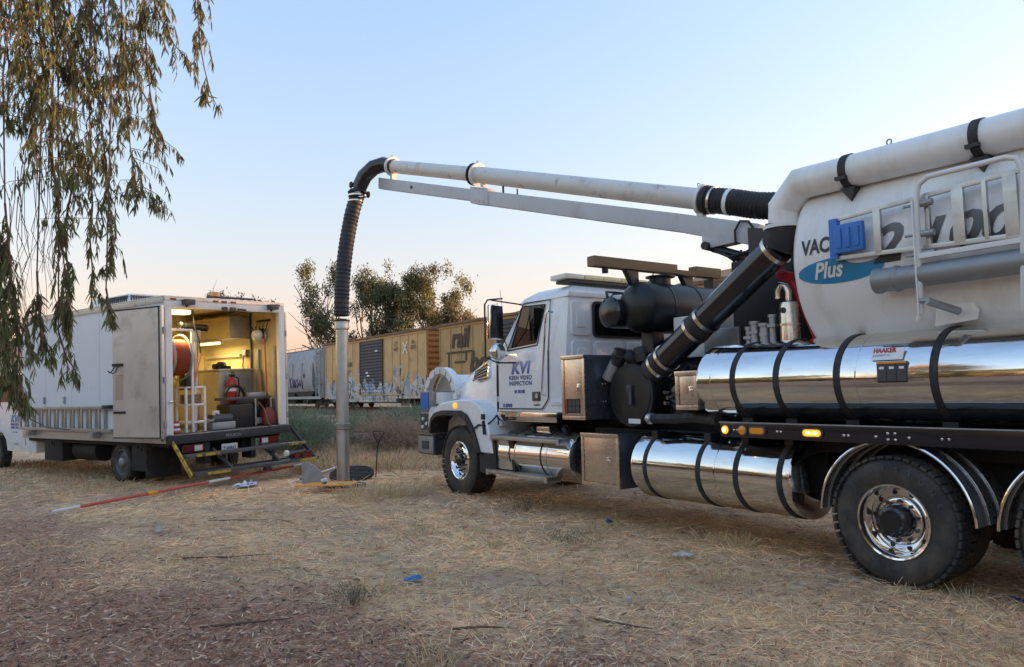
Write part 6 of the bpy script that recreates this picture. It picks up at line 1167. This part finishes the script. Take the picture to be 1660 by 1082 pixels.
ob=empty('orange_board',g3(-3.13,12.55,.09),R_(8),None,'flat orange board lying in front of the suction tube','board'); MB().prism([(-.52,-.20),(.42,-.28),(.50,.20),(.1,.24),(-.30,.18)],'st',.03,.05).build('board',M['orange_paint'],ob,.004,raw=True); MB().box(-.08,-.02,-.12,.12,.051,.056).build('board_slot',M['decal_black'],ob,raw=True)
ct=empty('white_cup',g3(-3.2,12.60,.13),0,None,'crushed white cup lying on the orange board','cup'); MB().lathe((-.06,0,.045),(1,.3,.1),[(0,.03),(.10,.045),(.10,.04)],14).build('cup',M['paper'],ct,raw=True)
sh=empty('steel_chute',g3(-3.42,12.95),R_(0),None,'curved grey steel plate guide standing left of the suction tube','plate')
mb=MB(); n=12; P_=[(-.26,.10),(-.26,.47)]+[(-.26+.40*math.sin(R_(90*k/n)),.07+.40*math.cos(R_(90*k/n))) for k in range(1,n+1)]+[(.14,.04),(.02,.04)]
mb.prism(P_,'sh',-.015,.015); mb.build('guide_plate',M['galv'],sh,raw=True); MB().box(.02,.14,-.03,.03,-.05,.06).build('guide_post',M['galv'],sh,.005,raw=True)
def crumple(name,x,y,w,d,h,m,label,cat,seed,n=9):
    rs=np.random.RandomState(seed); v=[];f=[]
    for i in range(n):
        for j in range(n):
            u,t=i/(n-1)-.5,j/(n-1)-.5; e=1-.35*(abs(u)+abs(t)); v.append((u*w*e+rs.normal(0,w*.03),t*d*e+rs.normal(0,d*.04),.02+h*abs(rs.normal(0,.5))*(1-1.6*max(abs(u),abs(t)))+.012))
    f=[(i*n+j,(i+1)*n+j,(i+1)*n+j+1,i*n+j+1) for i in range(n-1) for j in range(n-1)]
    o=MB().add(v,f).build(name,M[m],None,0,60,label,cat,raw=True); o.location=g3(x,y); o.rotation_euler=(0,0,rs.uniform(0,6)); sl=o.modifiers.new('thick','SOLIDIFY'); sl.thickness=.004; return o
crumple('rag',-4.80,13.35,.62,.40,.16,'rag','crumpled white and blue rag lying beside the red pole','rag',1)
crumple('blue_glove',-.885,6.45,.20,.13,.05,'blue_rag','discarded blue glove in the straw mid foreground','glove',2)
crumple('paper_scrap',1.58,7.18,.24,.15,.07,'paper','crumpled white paper between the truck wheels and the camera','paper',3)
crumple('navy_cloth',3.62,5.47,.17,.10,.04,'navy','small navy cloth at the right edge of the straw','cloth',4)
crumple('paper_flake',-2.35,7.35,.08,.045,.02,'paper','tiny white paper flake beside the straw clump at left','paper',5)
crumple('plastic_wrap',-2.92,8.6,.12,.06,.02,'plastic','thin clear plastic wrapper in the straw at left','wrapper',6)
crumple('pale_flake',.85,5.75,.09,.05,.02,'plastic','pale plastic flake in the straw right of centre','flake',7)
crumple('dark_rag',1.12,9.05,.20,.10,.05,'navy','dark scrap of cloth in the shade under the tanks','cloth',8)
cu=empty('plastic_cup',g3(-4.29,9.05,.04),0,None,'cloudy plastic cup lying on the ground left of centre','cup'); MB().lathe((0,0,.01),(.3,-1,.1),[(-.05,.035),(-.045,.038),(.05,.045),(.05,.041),(-.04,.034)],18,cap=False).build('cup_wall',M['plastic'],cu,raw=True); MB().lathe((0,0,.01),(.3,-1,.1),[(.045,.001),(.046,.042)],18,cap=False).build('cup_rim',M['plastic'],cu,raw=True)
rs=np.random.RandomState(77)
for k,(x,y,L_,a,l) in enumerate(((-2.9,7.55,.85,.15,'long dark twig lying across the leaf litter'),(-3.6,9.75,.8,.0,'dark stick on bare soil left of centre'),(.72,5.2,.45,-.6,'bent thin twig in the straw below the tanks'),(-.25,5.15,.35,-.05,'short twig lying in the middle foreground'),(-1.05,4.35,.7,.1,'pale stick half buried in straw at the bottom'),(.25,4.2,.4,-.5,'dark short stick near the bottom edge'),(-1.9,5.35,.6,.3,'brown twig among fallen leaves at bottom left'))):
    z=[0]; pts=[]
    for i in range(5): pts.append((x+math.cos(a)*L_*(i/4-.5)+rs.normal(0,.012),y+math.sin(a)*L_*(i/4-.5)+rs.normal(0,.012),float(gz(x+math.cos(a)*L_*(i/4-.5),y+math.sin(a)*L_*(i/4-.5)))+.022))
    o=MB().tube([tuple(V3(p)-V3(pts[0])) for p in pts],[.008,.009,.008,.006,.004],6).build('twig',M['twig'],None,0,35,l,'twig','fallen twigs',raw=True); o.location=pts[0]
